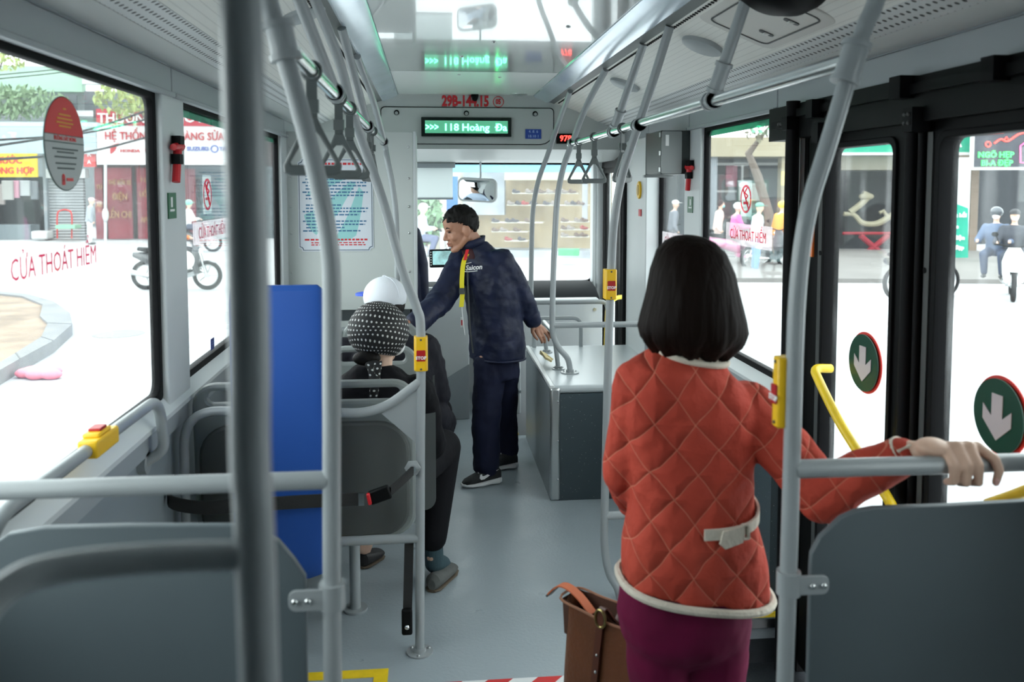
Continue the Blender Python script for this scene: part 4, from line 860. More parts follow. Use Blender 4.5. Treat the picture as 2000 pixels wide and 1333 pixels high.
for x0, x1, lb, tx in ((210,258,'wide red lettered panel left of the white post side of the red shop', [('THẺ RỬA XE', 234,357,9,.62), ('ĐIỆN', 234,385,13,.7), ('LỀN CHI', 234,420,14,.62)]), (268,300,'narrow red lettered panel beside the near window post', [('9 LÔ', 284,352,9,.75), ('UỐN', 284,380,10,.75), ('APB', 284,430,11,.7)]), (186,201,'slim red panel with pale letters left of the white post', [('TÚ', 194,366,9,.7), ('XE', 194,400,9,.7)])):
    t = fthing(LF, 'shop_banner', lb, 'sign', [(x0,328,x1,467,.4,.08)], M('panel_red', (.17,.010,.022), .4, var=(.8,.3))); ftext(LF, t, 'lettering', [(a, x, y, h, s_, .43) for a, x, y, h, s_ in tx], stuffmat('panel_tan', (.42,.24,.12)))
t = fthing(LF, 'shop_banner', 'dull red side panel seen through the second left window', 'sign', [(355,330,382,468,.3,.08)], M('panel_red'))
t = tag(obj('sign_post', MB().cyl(LF.pt(206,470,1.4), LF.pt(206,320,1.4), .055), stuffmat('house_white')), 'white post under the left end of the shop sign', 'post'); obj('meter_box', MB().ell(LF.pt(206,420,1.45), (.12,.1,.28)), stuffmat('house_white'), t)
for k, (ya, yb_, z_) in enumerate(((282,232,14), (268,250,15), (306,285,13), (142,118,20), (150,124,20.5))):
    a = P(-40, ya+8, Y=z_); c = P(300, yb_-20, Y=z_+6); m_ = (a+c)/2-V((0,0,.12))
    tag(obj('overhead_cable', MB().tube(smoothpath([a, m_, c], 8), .022 if k < 3 else .014, 6), BLACK), ('lowest but one', 'middle', 'lowest', 'topmost', 'second from the top')[k]+' overhead cable across the left street', 'cable', 'overhead cables')
# --- traffic island
ISL = [P(x, y, Z=GZ) for x, y in ((-60,790), (40,728), (105,690), (142,655), (138,632), (105,606), (50,590), (-60,580), (-300,585), (-400,800))]
t = thing('traffic_island', 'kerbed traffic island with bare earth on the left', 'island', ISL[2])
cen = sum(ISL, V())/len(ISL); up = V((0,0,.16))
inn = [p+(cen-p).normalized()*.42 for p in ISL]
obj('kerb', MB().rings([[p for p in ISL], [p+up for p in ISL], [p+up for p in inn], [p+up*.6 for p in inn]], cap=False), M('kerb_stone', (.19,.195,.19), .85, var=(2,.15), bump=(20,.1)), t)
b = MB(); b._face([b.bm.verts.new(p+up*.8) for p in inn]); obj('earth', b, M('bare_earth', (.25,.19,.135), .95, var=(2,.3), bump=(8,.3)), t)
b = MB()
for i in (1, 2, 3): p = ISL[i]; d = (inn[i]-p); b.strip([p+up*1.01, p+d*1.0+up*1.01], (ISL[i+1]-ISL[i]), .03, .004)
obj('kerb_joint', b, DGREY, t)
b = MB(); c = P(62,738,Z=GZ)
for k in range(7): b.ell(c+V((random.uniform(-.25,.25), random.uniform(-.12,.12), .05)), (.12,.09,.06), nu=10, nv=6)
o = tag(obj('plastic_bag', b, M('litter_pink', (.75,.22,.28), .6)), 'pink plastic bag lying in the gutter by the kerb', 'bag'); remesh(o, .02, 3)
struct('floor_manhole', MB().cyl(P(232,653,Z=GZ), P(232,653,Z=GZ)+V((0,0,.006)), .35), stuffmat('manhole', (.3,.3,.3)))

# --- figures and motorbikes
def motorbike(name, label, loc, hd, col, col2=None, group=None):
    t = thing(name, label, 'motorbike', (0,0,0), 0, group); c = M('bike_%s' % '_'.join('%d' % (x*100) for x in col), col, .25, coat=.5); c2 = c if not col2 else M('bike_%s' % '_'.join('%d' % (x*100) for x in col2), col2, .3)
    for x in (-.62, .64):
        w_ = obj('wheel', MB().tube([V((x+.265*math.cos(a), 0, .30+.265*math.sin(a))) for a in [i*PI/14 for i in range(28)]], .042, 10, loop=True), BLACK, t); b = MB().tube([V((x+.215*math.cos(a), 0, .30+.215*math.sin(a))) for a in [i*PI/12 for i in range(24)]], .018, 6, loop=True).cyl((x,-.05,.3), (x,.05,.3), .05)
        for i in range(5): a = i*2*PI/5; b.tube([V((x,0,.3)), V((x+.21*math.cos(a),0,.3+.21*math.sin(a)))], .014, 6)
        obj('rim', b, STEEL, w_)
    obj('fork', MB().tube([V((.64,.07,.30)), V((.48,.06,.86))], .022, 8).tube([V((.64,-.07,.30)), V((.48,-.06,.86))], .022, 8), STEEL, t)
    obj('front_fender', MB().rings([ring((x,0,z), r, .07, 2.5, 14, ty=0) for x, z, r in ((.40,.50,.02), (.50,.57,.06), (.66,.60,.06), (.80,.56,.02))]), c, t)
    obj('front_cover', MB().rings([ring((x,0,z), rx, ry, 3, 16) for x, z, rx, ry in ((.46,.34,.05,.16), (.42,.5,.06,.19), (.42,.72,.07,.20), (.44,.88,.08,.15), (.40,.98,.06,.10))]), c, t)
    obj('floorboard', MB().rings([[V((x, sy*w_, z)) for sy in (-1,1) for w_ in (.13,)]+[V((x,.13,z-.1)), V((x,-.13,z-.1))] for x, z in ((-.05,.36), (.2,.33), (.42,.40))]), c2, t)
    o = obj('rear_body', MB().rings([ring((x,0,z), .03, 0.03, 2, 16) if 0 else [V((x, w_*math.cos(a), z+h_*math.sin(a))) for a in [i*PI/8 for i in range(16)]] for x, z, w_, h_ in ((.05,.46,.10,.14), (-.2,.56,.15,.17), (-.55,.64,.15,.13), (-.85,.72,.09,.06))]), c, t)
    obj('seat', MB().rings([[V((x, w_*math.cos(a), z+h_*math.sin(a))) for a in [i*PI/8 for i in range(16)]] for x, z, w_, h_ in ((.08,.72,.07,.03), (-.1,.76,.13,.06), (-.45,.80,.13,.06), (-.75,.84,.10,.04))]), BLACK, t)
    obj('handlebar', MB().tube(smoothpath([V((.30,-.33,1.03)), V((.36,-.2,1.02)), V((.40,0,.98)), V((.36,.2,1.02)), V((.30,.33,1.03))], 4), .017, 8), BLKP, t)
    obj('headlamp', MB().ell((.50,0,.80), (.05,.09,.07)), M('lamp_glass', (.7,.72,.72), .1), t); obj('exhaust', MB().tube([V((-.1,-.14,.28)), V((-.5,-.16,.30)), V((-.85,-.17,.38))], [.03,.05,.055], 10), STEEL, t)
    for sy in (-1, 1): obj('wing_mirror', MB().tube([V((.33,sy*.24,1.02)), V((.34,sy*.30,1.2))], .008, 6).ell((.34,sy*.32,1.22), (.02,.06,.045)), BLKP, t)
    t.location = V(loc); t.rotation_euler = (0,0,hd); return t
def figure(label, loc, hd, top, legs, hat=None, hatc=(.8,.8,.8), pose='stand', mask=None, hair=True, armup=False, z=0, group=None, name='person'):
    t = thing(name, label, 'person', (0,0,0), 0, group); sit = pose == 'ride'
    hip = V((0,0,.86+z)) if sit else V((0,0,.90)); chest = hip+V((.05,0,.42)); neck = chest+V((.02,0,.12)); hd_ = neck+V((.03,0,.16))
    hands = [V((.36,sy*.27,1.06+z*.6)) if sit else V((.10,sy*.26,.82)) for sy in (-1,1)]
    if armup: hands[1] = hd_+V((.08,.12,-.02))
    els = [(h+chest+V((0,sy*.16,0)))/2+V((-.06,sy*.08,-.12)) for h, sy in zip(hands, (-1,1))]
    kn = [V((.40,sy*.15,.80)) if sit else V((.03,sy*.09,.48)) for sy in (-1,1)]; ft = [V((.28,sy*.15,.42)) if sit else V((0,sy*.10,.08)) for sy in (-1,1)]
    if sit: kn = [k+V((0,0,z*.5)) for k in kn]
    b = MB().limb([hip, chest, neck], [.12,.13,.05]).ell(hd_, (.095,.078,.115)).cap(neck-V((0,0,.05)), hd_, .05,.05).ell(hd_+V((.09,0,-.02)), (.018,.014,.02), nu=10, nv=6)
    for i, sy in enumerate((-1,1)):
        sh = chest+V((0,sy*.17,.04)); b.limb([sh, els[i], hands[i]], [.05,.04,.032]).ell(hands[i]+V((.03,0,-.02)), (.045,.03,.03)); b.limb([hip+V((0,sy*.08,0)), kn[i], ft[i]], [.08,.06,.04])
    remesh(obj('body', b, SKINF, t), .018, 2)
    b = MB().rings([ring(c_, rx, ry, 2.4, 20) for c_, rx, ry in ((hip+V((0,0,-.06)),.14,.19), (hip+V((.01,0,.12)),.13,.18), (chest+V((0,0,-.08)),.14,.20), (chest+V((0,0,.06)),.12,.20), (neck+V((0,0,-.01)),.07,.08))])
    for i, sy in enumerate((-1,1)): b.limb([chest+V((0,sy*.18,.03)), els[i], els[i]+(hands[i]-els[i])*.85], [.075,.065,.05])
    tm = M('cloth_%s' % '_'.join('%d' % (x*100) for x in top), top, .85, bump=(12,.5)); remesh(obj('jacket', b, tm, t), .02, 2)
    b = MB().ell(hip, (.14,.17,.12))
    for i, sy in enumerate((-1,1)): b.limb([hip+V((0,sy*.09,-.02)), kn[i], ft[i]+V((0,0,.03))], [.10,.08,.06])
    remesh(obj('trousers', b, M('cloth_%s' % '_'.join('%d' % (x*100) for x in legs), legs, .85, bump=(12,.5)), t), .02, 2)
    for i in (0,1): obj('shoe', MB().ell(ft[i]+V((.06,0,-.04)), (.13,.045,.04)), DGREY, t)
    if hat == 'helmet': obj('helmet', MB().ell(hd_+V((-.01,0,.045)), (.125,.115,.105)).box(hd_+V((.13,0,.05)), (.09,.15,.012)), M('hat_%s' % '_'.join('%d' % (x*100) for x in hatc), hatc, .25, coat=.4), t)
    elif hat == 'cap': obj('cap', MB().ell(hd_+V((-.01,0,.06)), (.108,.092,.075)).box(hd_+V((.13,0,.05)), (.11,.13,.01)), M('hat_%s' % '_'.join('%d' % (x*100) for x in hatc), hatc, .8), t)
    elif hair: obj('hair', MB().ell(hd_+V((-.02,0,.03)), (.10,.09,.11)), HAIRB, t)
    if mask: obj('face_mask', MB().ell(hd_+V((.055,0,-.045)), (.055,.062,.05)), M('mask_%d' % int(mask[0]*100), mask, .8), t)
    t.location = V(loc); t.rotation_euler = (0,0,hd); return t
def place(px, py): return P(px, py, Z=GZ)
hr = -PSI    # heading along the picture to the right
g = place(345,566); motorbike('motorbike', 'black motorbike ridden past the second left window', g, hr, (.05,.055,.06), (.3,.32,.33)); figure('person in orange vest and white helmet riding the black motorbike', g-V((.15,.02,0)), hr, (.80,.22,.05), (.04,.045,.05), 'helmet', (.75,.77,.75), 'ride')
c = g+V((.28,-.26,.62)); o = tag(obj('shopping_bag', MB().ell(c, (.16,.08,.19)), M('bag_white', (.75,.75,.72), .6)), 'white carrier bag hanging on the black motorbike', 'bag')
g = place(378,492); motorbike('motorbike', 'dark motorbike half hidden behind the rider in the orange vest', g, hr, (.09,.10,.10)); figure('person in white shirt and green helmet riding behind the orange vest', g-V((.2,0,0)), hr, (.75,.77,.75), (.06,.08,.12), 'helmet', (.20,.55,.40), 'ride'); figure('passenger in teal top and yellow helmet partly behind the window post', g+V((-.62,0,.0)), hr, (.25,.5,.48), (.06,.08,.12), 'helmet', (.8,.6,.05), 'ride')
figure('pedestrian in pink cap and dark top walking past the roller shutter', place(176,478), hr+.4, (.30,.33,.36), (.7,.7,.7), 'cap', (.75,.5,.52))

t = thing('driver_seat', 'dark driver seat hidden behind the partition', 'seat', (-.74,6.05,0))
obj('seat_pan', MB().plate([rrect(-.24,-.24,.24,.24,.06)], .10, fr((-.74,6.10,.68), (1,0,0), (0,1,0)), .03), DGREY, t); obj('backrest', MB().plate([rrect(-.22,.72,.22,1.36,.09)], .09, fr((-.74,5.82,0), (1,0,0), (0,-.08,1)), .03), DGREY, t); obj('pedestal', MB().cyl((-.74,6.1,0), (-.74,6.1,.64), .09), BLKP, t)
figure('driver in pale blue shirt reflected in the mirror of the cab', (-.74,6.02,0), PI/2, (.50,.60,.72), (.02,.025,.05), None, pose='ride')
# --- right: shops across the road
RF = Fac(1225,494,2150,498)
PAVE = stuffmat('pavement', (.20,.19,.18), var=(1,.15))
A = RF.pt(1180,496,8.5); B = RF.pt(2300,505,8.5); A.z = B.z = GZ
b = MB(); k = RF.n*-9; b.rings([[A+V((0,0,0)), A+V((0,0,.10)), A+k+V((0,0,.10)), A+k], [B, B+V((0,0,.10)), B+k+V((0,0,.10)), B+k]]); struct('floor_pavement', b, PAVE)
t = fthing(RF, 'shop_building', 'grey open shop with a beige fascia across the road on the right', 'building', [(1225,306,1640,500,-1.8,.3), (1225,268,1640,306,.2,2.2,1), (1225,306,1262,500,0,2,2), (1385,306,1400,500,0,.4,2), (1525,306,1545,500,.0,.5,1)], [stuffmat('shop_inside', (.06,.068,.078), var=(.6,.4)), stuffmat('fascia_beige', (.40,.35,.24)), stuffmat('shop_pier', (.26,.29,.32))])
fpart(RF, t, 'window_frame', [(1396,318,1540,323,-1,.1), (1396,318,1400,376,-1,.1), (1396,372,1450,376,-1,.1), (1448,320,1452,376,-1,.1)], stuffmat('house_white')); fpart(RF, t, 'pink_poster', [(1418,322,1440,365,-1.3,.1)], stuffmat('poster_pink', (.5,.18,.25)))
t = fthing(RF, 'notice_board', 'green framed board behind the leaning tree trunk', 'board', [(1440,352,1500,430,-.4,.1), (1443,358,1497,392,-.37,.12,1)], [stuffmat('board_green', (.03,.09,.07)), stuffmat('board_pale', (.33,.36,.33))])
foliage('street_tree', 'leaning grey tree trunk before the right shop with few leaves', RF.pt(1505,255,2.5), (.9,.6,.35), 120, (.16,.15,.10), .1, ([RF.pt(1505,500,2), RF.pt(1502,420,2), RF.pt(1480,345,2), RF.pt(1462,300,2), RF.pt(1500,250,2.5)], [.16,.14,.13,.11,.03]))
tag(obj('yellow_notice', RF.box(MB(), 1526,335,1537,362,.35,.05), stuffmat('notice_yellow', (.75,.65,.25))), 'small pale yellow notice on the pier by the black door post', 'sign')
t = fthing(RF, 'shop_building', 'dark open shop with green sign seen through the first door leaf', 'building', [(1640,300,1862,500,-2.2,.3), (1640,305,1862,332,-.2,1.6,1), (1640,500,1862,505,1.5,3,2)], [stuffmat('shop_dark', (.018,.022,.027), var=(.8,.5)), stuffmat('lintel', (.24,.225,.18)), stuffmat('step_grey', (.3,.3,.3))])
t = fthing(RF, 'shop_sign', 'green shop sign with white letters at the top of the first door leaf', 'sign', [(1590,262,1897,298,.3,.15), (1590,298,1897,303,.32,.15,1)], [stuffmat('sign_green', (.01,.36,.22)), stuffmat('sign_board_white')]); ftext(RF, t, 'lettering', [('TẾ NHÂN - B', 1705,276,15,.95,.33), ('A', 1869,279,20,1,.33)], WT)
t = thing('driftwood_display', 'pale curved driftwood on display in the dark shop', 'ornament', RF.pt(1700,470,-.8)); q = lambda x, y, o=-.8: RF.pt(x, y, o)
obj('branch', MB().tube(smoothpath([q(1648,418), q(1668,420), q(1685,436), q(1712,437), q(1735,425), q(1762,408)], 5), [.075,.07,.07,.06,.07,.07,.08,.08,.08,.09,.09,.09,.09,.09,.09,.1,.1,.1,.1,.1,.1,.1,.1,.1,.1,.08], 8).tube(smoothpath([q(1660,415), q(1680,400), q(1695,384), q(1685,378)], 4), .1, 8).ell(q(1692,384), (.25,.15,.12)).tube([q(1735,425), q(1725,412), q(1718,416)], .06, 8), stuffmat('driftwood', (.36,.33,.23)), t)
t = thing('trestle_table', 'table on crossed red legs under the driftwood', 'table', RF.pt(1705,505,-.5))
obj('tabletop', MB().tube([q(1646,456,-.5), q(1765,456,-.5)], .05, 6), stuffmat('trestle_red', (.30,.008,.025)), t)
for a, b_ in (((1680,460), (1730,503)), ((1735,460), (1682,503))): obj('leg', MB().tube([q(*a,-.5), q(*b_,-.5)], .09, 8), stuffmat('trestle_red'), t)
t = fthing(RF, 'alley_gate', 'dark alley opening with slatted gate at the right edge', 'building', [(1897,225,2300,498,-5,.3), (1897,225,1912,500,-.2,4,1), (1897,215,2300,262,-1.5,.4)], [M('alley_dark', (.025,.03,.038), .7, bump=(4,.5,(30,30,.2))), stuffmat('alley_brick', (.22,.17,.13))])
t = fthing(RF, 'led_signboard', 'black signboard with green lit words NGÕ HẸP BI-A ĐẸP', 'sign', [(1899,222,2140,332,.8,.15), (1905,226,2134,326,.84,.1,1)], [stuffmat('sign_board_white'), M('led_board', (.03,.035,.05), .3)])
ftext(RF, t, 'green_lettering', [('NGÕ HẸP', 1945,303,11,1.0,.86), ('BI-A ĐẸP', 1947,319,11,1.0,.86)], M('neon_green', (.05,.85,.12), .5, emit=2.5))
b = MB(); L_ = lambda *p: [RF.pt(x, y, .87) for x, y in p]
b.tube(L_((1915,261), (1960,258)), .035, 6).tube(smoothpath(L_((1942,280), (1955,272), (1968,276), (1990,262), (2010,258)), 3), .03, 6).tube([RF.pt(1930+5*math.cos(i*PI/5), 282+5*math.sin(i*PI/5), .87) for i in range(10)], .02, 6, loop=True).tube(L_((1960,275), (1966,268), (1970,275)), .025, 6)
obj('red_neon', b, M('neon_red', (1,.06,.05), .5, emit=2.2), t)
obj('pink_neon', MB().tube(L_((2000,318), (1993,318), (1993,285), (2003,278)), .02, 6), M('neon_pink', (1,.1,.3), .5, emit=1.6), t)
t = fthing(RF, 'shop_banner', 'tall white and green vertical banner beside the alley', 'banner', [(1840,308,1893,532,2.6,.06,0)], [stuffmat('banner_white', (.72,.75,.75))])
a = [RF.pt(x, y, 2.63) for x, y in ((1840,388), (1891,407), (1891,528), (1840,528))]; b = MB(); b.rings([a, [p-RF.n*.02 for p in a]]); obj('green_field', b, stuffmat('banner_green', (.01,.38,.26)), t)
ftext(RF, t, 'lettering', [('phục hồi', 1868,421,7.5,.95,2.66), ('Xe', 1865,443,7.5,1,2.66), ('điện', 1873,465,7.5,1,2.66), ('đạp', 1873,484,7.5,1,2.66)], WT); obj('round_logo', MB().tube([RF.pt(1863+5*math.cos(i*PI/6), 350+4*math.sin(i*PI/6), 2.65) for i in range(12)], .02, 6, loop=True), stuffmat('logo_dark', (.03,.15,.1)), t)
g = place(1848,582); motorbike('motorbike', 'parked black motorbike partly hidden by the second door leaf frame', g+V((-.45,.1,0)), -PSI+.35, (.03,.03,.035))
g = place(1986,590)+V((.30,.55,0)); hb_ = -PI/2-.60; motorbike('scooter', 'white scooter coming towards the bus at the right edge', g, hb_, (.72,.74,.74)); dv = V((math.cos(hb_), math.sin(hb_), 0))
figure('person in black cap and pale mask driving the white scooter', g-dv*.12, hb_, (.05,.055,.07), (.05,.06,.08), 'cap', (.05,.05,.055), 'ride', (.70,.62,.58))
figure('passenger in blue jacket, dark helmet and white mask on the scooter', g-dv*.35+V((-.28,.1,.02)), hb_-.15, (.10,.14,.22), (.05,.07,.12), 'helmet', (.05,.06,.075), 'ride', (.75,.77,.77))
rl = PI-PSI
figure('person in white cap and grey top beyond the small right window', place(1312,506), hr, (.16,.17,.2), (.2,.2,.22), 'cap', (.8,.8,.78)); g = place(1345,506); motorbike('motorbike', 'grey motorbike behind the white capped person', g, rl, (.3,.31,.32))
figure('person in long pale pink coat and turquoise mask on the right pavement', place(1400,506), hr-.3, (.78,.60,.55), (.75,.6,.55), None, pose='stand', mask=(.2,.6,.6))
g = place(1440,520); motorbike('motorbike', 'pink motorbike across the road on the right', g, hr, (.65,.25,.40)); figure('person in magenta top and white helmet on the pink motorbike', g-V((.1,0,0)), hr, (.62,.12,.36), (.25,.12,.18), 'helmet', (.72,.74,.72), 'ride')
figure('person in blue jeans standing behind the exit lettering on the right', place(1474,532), hr, (.55,.58,.6), (.12,.25,.5), 'cap', (.15,.35,.28)); g = place(1498,525); motorbike('motorbike', 'dark motorbike by the person in jeans', g, hr+.5, (.10,.11,.12))
figure('person in orange vest and yellow helmet next to the black door post', place(1520,522), hr+.3, (.85,.35,.05), (.65,.66,.66), 'helmet', (.85,.62,.05))

# --- ahead: shoe shop seen through the windscreen
FF = Fac(700,500,1260,506)
t = fthing(FF, 'shoe_shop', 'bright beige shoe shop seen through the windscreen', 'building', [(905,335,1195,505,-1.2,.3), (700,300,905,505,-.6,.3,1), (905,335,985,420,-.4,.3,2), (985,336,1160,352,-.2,.9,3), (905,490,1195,506,0,1.2,2)], [M('shop_beige', (.40,.32,.20), .7, var=(1.2,.25)), stuffmat('stone_pale', (.5,.47,.4), var=(1.5,.3)), stuffmat('shop_column', (.42,.46,.5), var=(2,.2)), stuffmat('lintel_cream', (.7,.66,.5))])
fthing(FF, 'shop_fascia', 'light blue fascia over the shoe shop', 'sign', [(880,312,1195,336,.5,.3)], stuffmat('fascia_blue', (.18,.45,.68)))
fthing(FF, 'shop_pillar', 'cyan and pink pillar at the right end of the shoe shop', 'pillar', [(1160,345,1171,500,.6,.3), (1155,345,1160,500,.55,.3,1)], [stuffmat('pillar_cyan', (.08,.55,.68)), stuffmat('pillar_pink', (.75,.45,.5))])
fthing(FF, 'shop_pillar', 'grey pillar inside the shoe shop left of the cyan one', 'pillar', [(1137,356,1147,428,.1,.3)], stuffmat('shop_column'))
fthing(FF, 'banner_pole', 'deep blue banner left of the driver mirror', 'banner', [(872,345,893,412,.8,.1)], stuffmat('banner_blue', (.04,.17,.5)))
sh = [(960,1060,434), (960,1030,452), (985,1030,470), (1000,1130,377), (990,1150,400), (1095,1150,433), (1095,1150,448), (1095,1150,462)]
for k, (x0, x1, y) in enumerate(sh):
    o = fthing(FF, 'display_shelf', 'pale shop shelf %s' % ('left of the near pole, top row', 'left of the near pole, middle row', 'left of the near pole, bottom row', 'high on the shop back wall', 'second from the top on the shop back wall', 'right of the near pole, upper row', 'right of the near pole, middle row', 'right of the near pole, lower row')[k], 'shelf', [(x0,y,x1,y+2,-.1,.5)], stuffmat('shelf_white', (.72,.70,.62)), 'shop shelves')
    x = x0+8
    while x < x1-6:
        c = FF.pt(x, y-2.2, .15); cl = random.choice([(.06,.06,.07), (.14,.10,.08), (.25,.22,.2), (.3,.06,.06)])
        tag(obj('display_shoe', MB().ell(c, (.13,.05,.045)).ell(c+V((-.06,0,.04)), (.06,.045,.05)), stuffmat('shoe_%d' % int(cl[0]*100), cl)), 'dark shoe on a shelf of the shop ahead', 'shoe', 'shoes on the shop shelves'); x += random.choice((12,16,26))
c = FF.pt(832,425,1.2); foliage('potted_palm', 'drooping green palm beyond the windscreen left of the conductor', c, (.5,.5,.75), 420, (.16,.30,.16), .18, ([FF.pt(832,502,1.2), c], [.06,.04]), cat='plant')
g = place(832,528); motorbike('motorbike', 'pale motorbike crossing ahead of the bus', g, hr, (.5,.52,.55)); figure('person in pale blue shirt riding ahead of the bus', g-V((.15,0,0)), hr, (.45,.52,.62), (.1,.12,.2), 'helmet', (.75,.75,.75), 'ride')
tag(obj('street_cart', FF.box(MB(), 1090,488,1130,500,2.5,.5), stuffmat('cart_green', (.05,.35,.15))), 'small green board on the road side of the shoe shop', 'sign')

# ================================================================ PEOPLE IN THE BUS
def headm(c, f, up=(0,0,1), s=1.0):
    f = V(f).normalized(); y = V(up).cross(f).normalized(); u = f.cross(y)
    m = Matrix((f, y, u)).transposed().to_4x4(); m.translation = V(c); return m @ Matrix.Scale(s, 4)
def eh(mb, m, c, r, rot=None, nu=20, nv=12):
    """ellipsoid in head space"""
    s_ = m.to_scale().x; R3 = m.to_3x3().normalized() @ (rot.to_matrix() if rot else Matrix.Identity(3)); return mb.ell(m @ V(c), V(r)*s_, R3, nu, nv)
def head(mb, m):
    s_ = m.to_scale().x; T = lambda *p: m @ V(p); C = lambda a, b_, ra, rb: mb.cap(T(*a), T(*b_), ra*s_, rb*s_, 12)
    eh(mb, m, (-.012,0,.028), (.098,.078,.098)); eh(mb, m, (.028,0,-.035), (.062,.062,.085)); eh(mb, m, (.03,0,.045), (.066,.066,.06))
    for sy in (-1,1): C((-.01,sy*.056,-.055), (.062,sy*.020,-.108), .022, .020); eh(mb, m, (.052,sy*.036,-.035), (.032,.026,.026))
    eh(mb, m, (.070,0,-.112), (.022,.024,.018)); eh(mb, m, (.074,0,.018), (.019,.052,.012))
    C((.088,0,.004), (.108,0,-.034), .009, .013); eh(mb, m, (.094,.012,-.040), (.012,.010,.009)); eh(mb, m, (.094,-.012,-.040), (.012,.010,.009))
    eh(mb, m, (.086,0,-.066), (.016,.024,.009)); eh(mb, m, (.082,0,-.080), (.016,.022,.009))
    for sy in (-1,1): eh(mb, m, (-.014,sy*.083,-.014), (.024,.011,.036), Euler((0,-.15,-sy*.35)), 14, 10)
def hairshell(m, c, r, keep, n=40, rag=1):
    """upper part of an ellipsoid kept where keep(x,y,z) is true, thickened, with small tufts"""
    b = MB(); eh(b, m, c, r, None, n, n//2); inv = m.inverted()
    for v in b.bm.verts:
        q = inv @ v.co; v.co = m @ (V(c)+(q-V(c))*(1+random.uniform(-.02,.035)*rag))
    bmesh.ops.delete(b.bm, geom=[f for f in b.bm.faces if not keep(inv @ f.calc_center_median())], context='FACES'); return b
def solid(o, th, off=-1):
    s_ = o.modifiers.new('solid', 'SOLIDIFY'); s_.thickness = th; s_.offset = off; return o
def faceparts(t, m, skin_eye=True):
    for sy in (-1,1):
        obj('eyebrow', MB().tube([m @ V(p) for p in ((.088,sy*.016,.024), (.086,sy*.032,.030), (.074,sy*.048,.024))], [.0035,.0045,.002], 6), HAIRB, t)
        obj('eye', eh(MB(), m, (.079,sy*.031,.002), (.009,.014,.0055), None, 12, 8), M('eye_dark', (.03,.02,.018), .2), t)
    o = obj('lips', eh(eh(MB(), m, (.096,0,-.067), (.008,.021,.006), None, 14, 8), m, (.093,0,-.079), (.009,.019,.007), None, 14, 8), M('lip', (.33,.11,.09), .45), t)
def handmesh(mb, w, kn, tips, thumb, r=.0085):
    """palm from the wrist w to four knuckles, fingers as bent chains, and a thumb chain"""
    w = V(w); kn = [V(k) for k in kn]; c = sum(kn, V())/4
    for k in kn: mb.cap(w+(k-w)*.12, k, .019, r*1.35, 10)
    mb.cap(w, w+(c-w)*.6, .024, .021, 12)
    for k, ch in zip(kn, tips): 
        pts = [k]+[V(p) for p in ch]; mb.limb(pts, [r*1.25, r*1.08, r*.95, r*.8][:len(pts)], 10)
    th = [V(p) for p in thumb]; mb.limb(th, [r*1.6, r*1.3, r*1.1, r*.85][:len(th)], 10)

# ---------------- woman in the red quilted jacket
QUILT = M('red_quilted_cotton', (.62,.085,.045), .8, spec=.2)
_c = comp(QUILT); 
_x = mth(QUILT, 'SUBTRACT', _c[0], mth(QUILT, 'MULTIPLY', _c[1], .25))
_u = mth(QUILT, 'MULTIPLY', mth(QUILT, 'ADD', mth(QUILT, 'MULTIPLY', _x, 1.15), _c[2]), 8.4); _w = mth(QUILT, 'MULTIPLY', mth(QUILT, 'SUBTRACT', mth(QUILT, 'MULTIPLY', _x, 1.15), _c[2]), 8.4)
_nz = node(QUILT, 'ShaderNodeTexNoise'); _nz.inputs['Scale'].default_value = 6; _tc = node(QUILT, 'ShaderNodeTexCoord'); QUILT.node_tree.links.new(_tc.outputs['Object'], _nz.inputs['Vector'])
_u = mth(QUILT, 'ADD', _u, mth(QUILT, 'MULTIPLY', _nz.outputs['Fac'], .5)); _w = mth(QUILT, 'ADD', _w, mth(QUILT, 'MULTIPLY', _nz.outputs['Fac'], .5))
_a1 = mth(QUILT, 'ABSOLUTE', mth(QUILT, 'SUBTRACT', mth(QUILT, 'FRACT', _u), .5)); _a2 = mth(QUILT, 'ABSOLUTE', mth(QUILT, 'SUBTRACT', mth(QUILT, 'FRACT', _w), .5))
_mx = mth(QUILT, 'MAXIMUM', _a1, _a2); _line = mth(QUILT, 'GREATER_THAN', _mx, .487)
_n2 = node(QUILT, 'ShaderNodeTexNoise'); _n2.inputs['Scale'].default_value = 3; _n2.inputs['Detail'].default_value = 5
QUILT.node_tree.links.new(_tc.outputs['Object'], _n2.inputs['Vector'])
_base = mixcol(QUILT, _n2.outputs['Fac'], (.34,.030,.019), (.55,.088,.053))
setbase(QUILT, mixcol(QUILT, mth(QUILT, 'MULTIPLY', _line, .55), _base, (.66,.26,.17)))
_n3 = node(QUILT, 'ShaderNodeTexNoise'); _n3.inputs['Scale'].default_value = 16; _n3.inputs['Detail'].default_value = 3; QUILT.node_tree.links.new(_tc.outputs['Object'], _n3.inputs['Vector'])
_h = mth(QUILT, 'ADD', mth(QUILT, 'SUBTRACT', 1.0, mth(QUILT, 'POWER', mth(QUILT, 'MULTIPLY', _mx, 2), 3.0)), mth(QUILT, 'MULTIPLY', _n3.outputs['Fac'], 1.5)); setbump(QUILT, _h, .6, .016)
CREAM = M('cream_trim', (.62,.56,.47), .8, bump=(80,.5)); MAROON = M('maroon_trousers', (.14,.005,.040), .75, var=(5,.25), bump=(7,.8,(1,1,.5)), spec=.2)
YB_ = 2.0
def W(px, py, y=YB_): return P(px, py, Y=y)
t = thing('person', 'woman in a red quilted jacket and maroon trousers seen from behind holding the rail', 'person', (.36,2.0,0))
wr = P(1773,884,Y=1.71); el = P(1606,968,Y=1.86); shR = W(1468,798); shL = W(1240,748); elL = P(1222,922,Y=2.06); wrL = P(1238,985,Y=2.27)
railz = P(1870,911,Y=1.63).z
def rp(px, dy, dz): return V((P(px,911,Y=1.63).x, 1.63+dy, railz+dz))
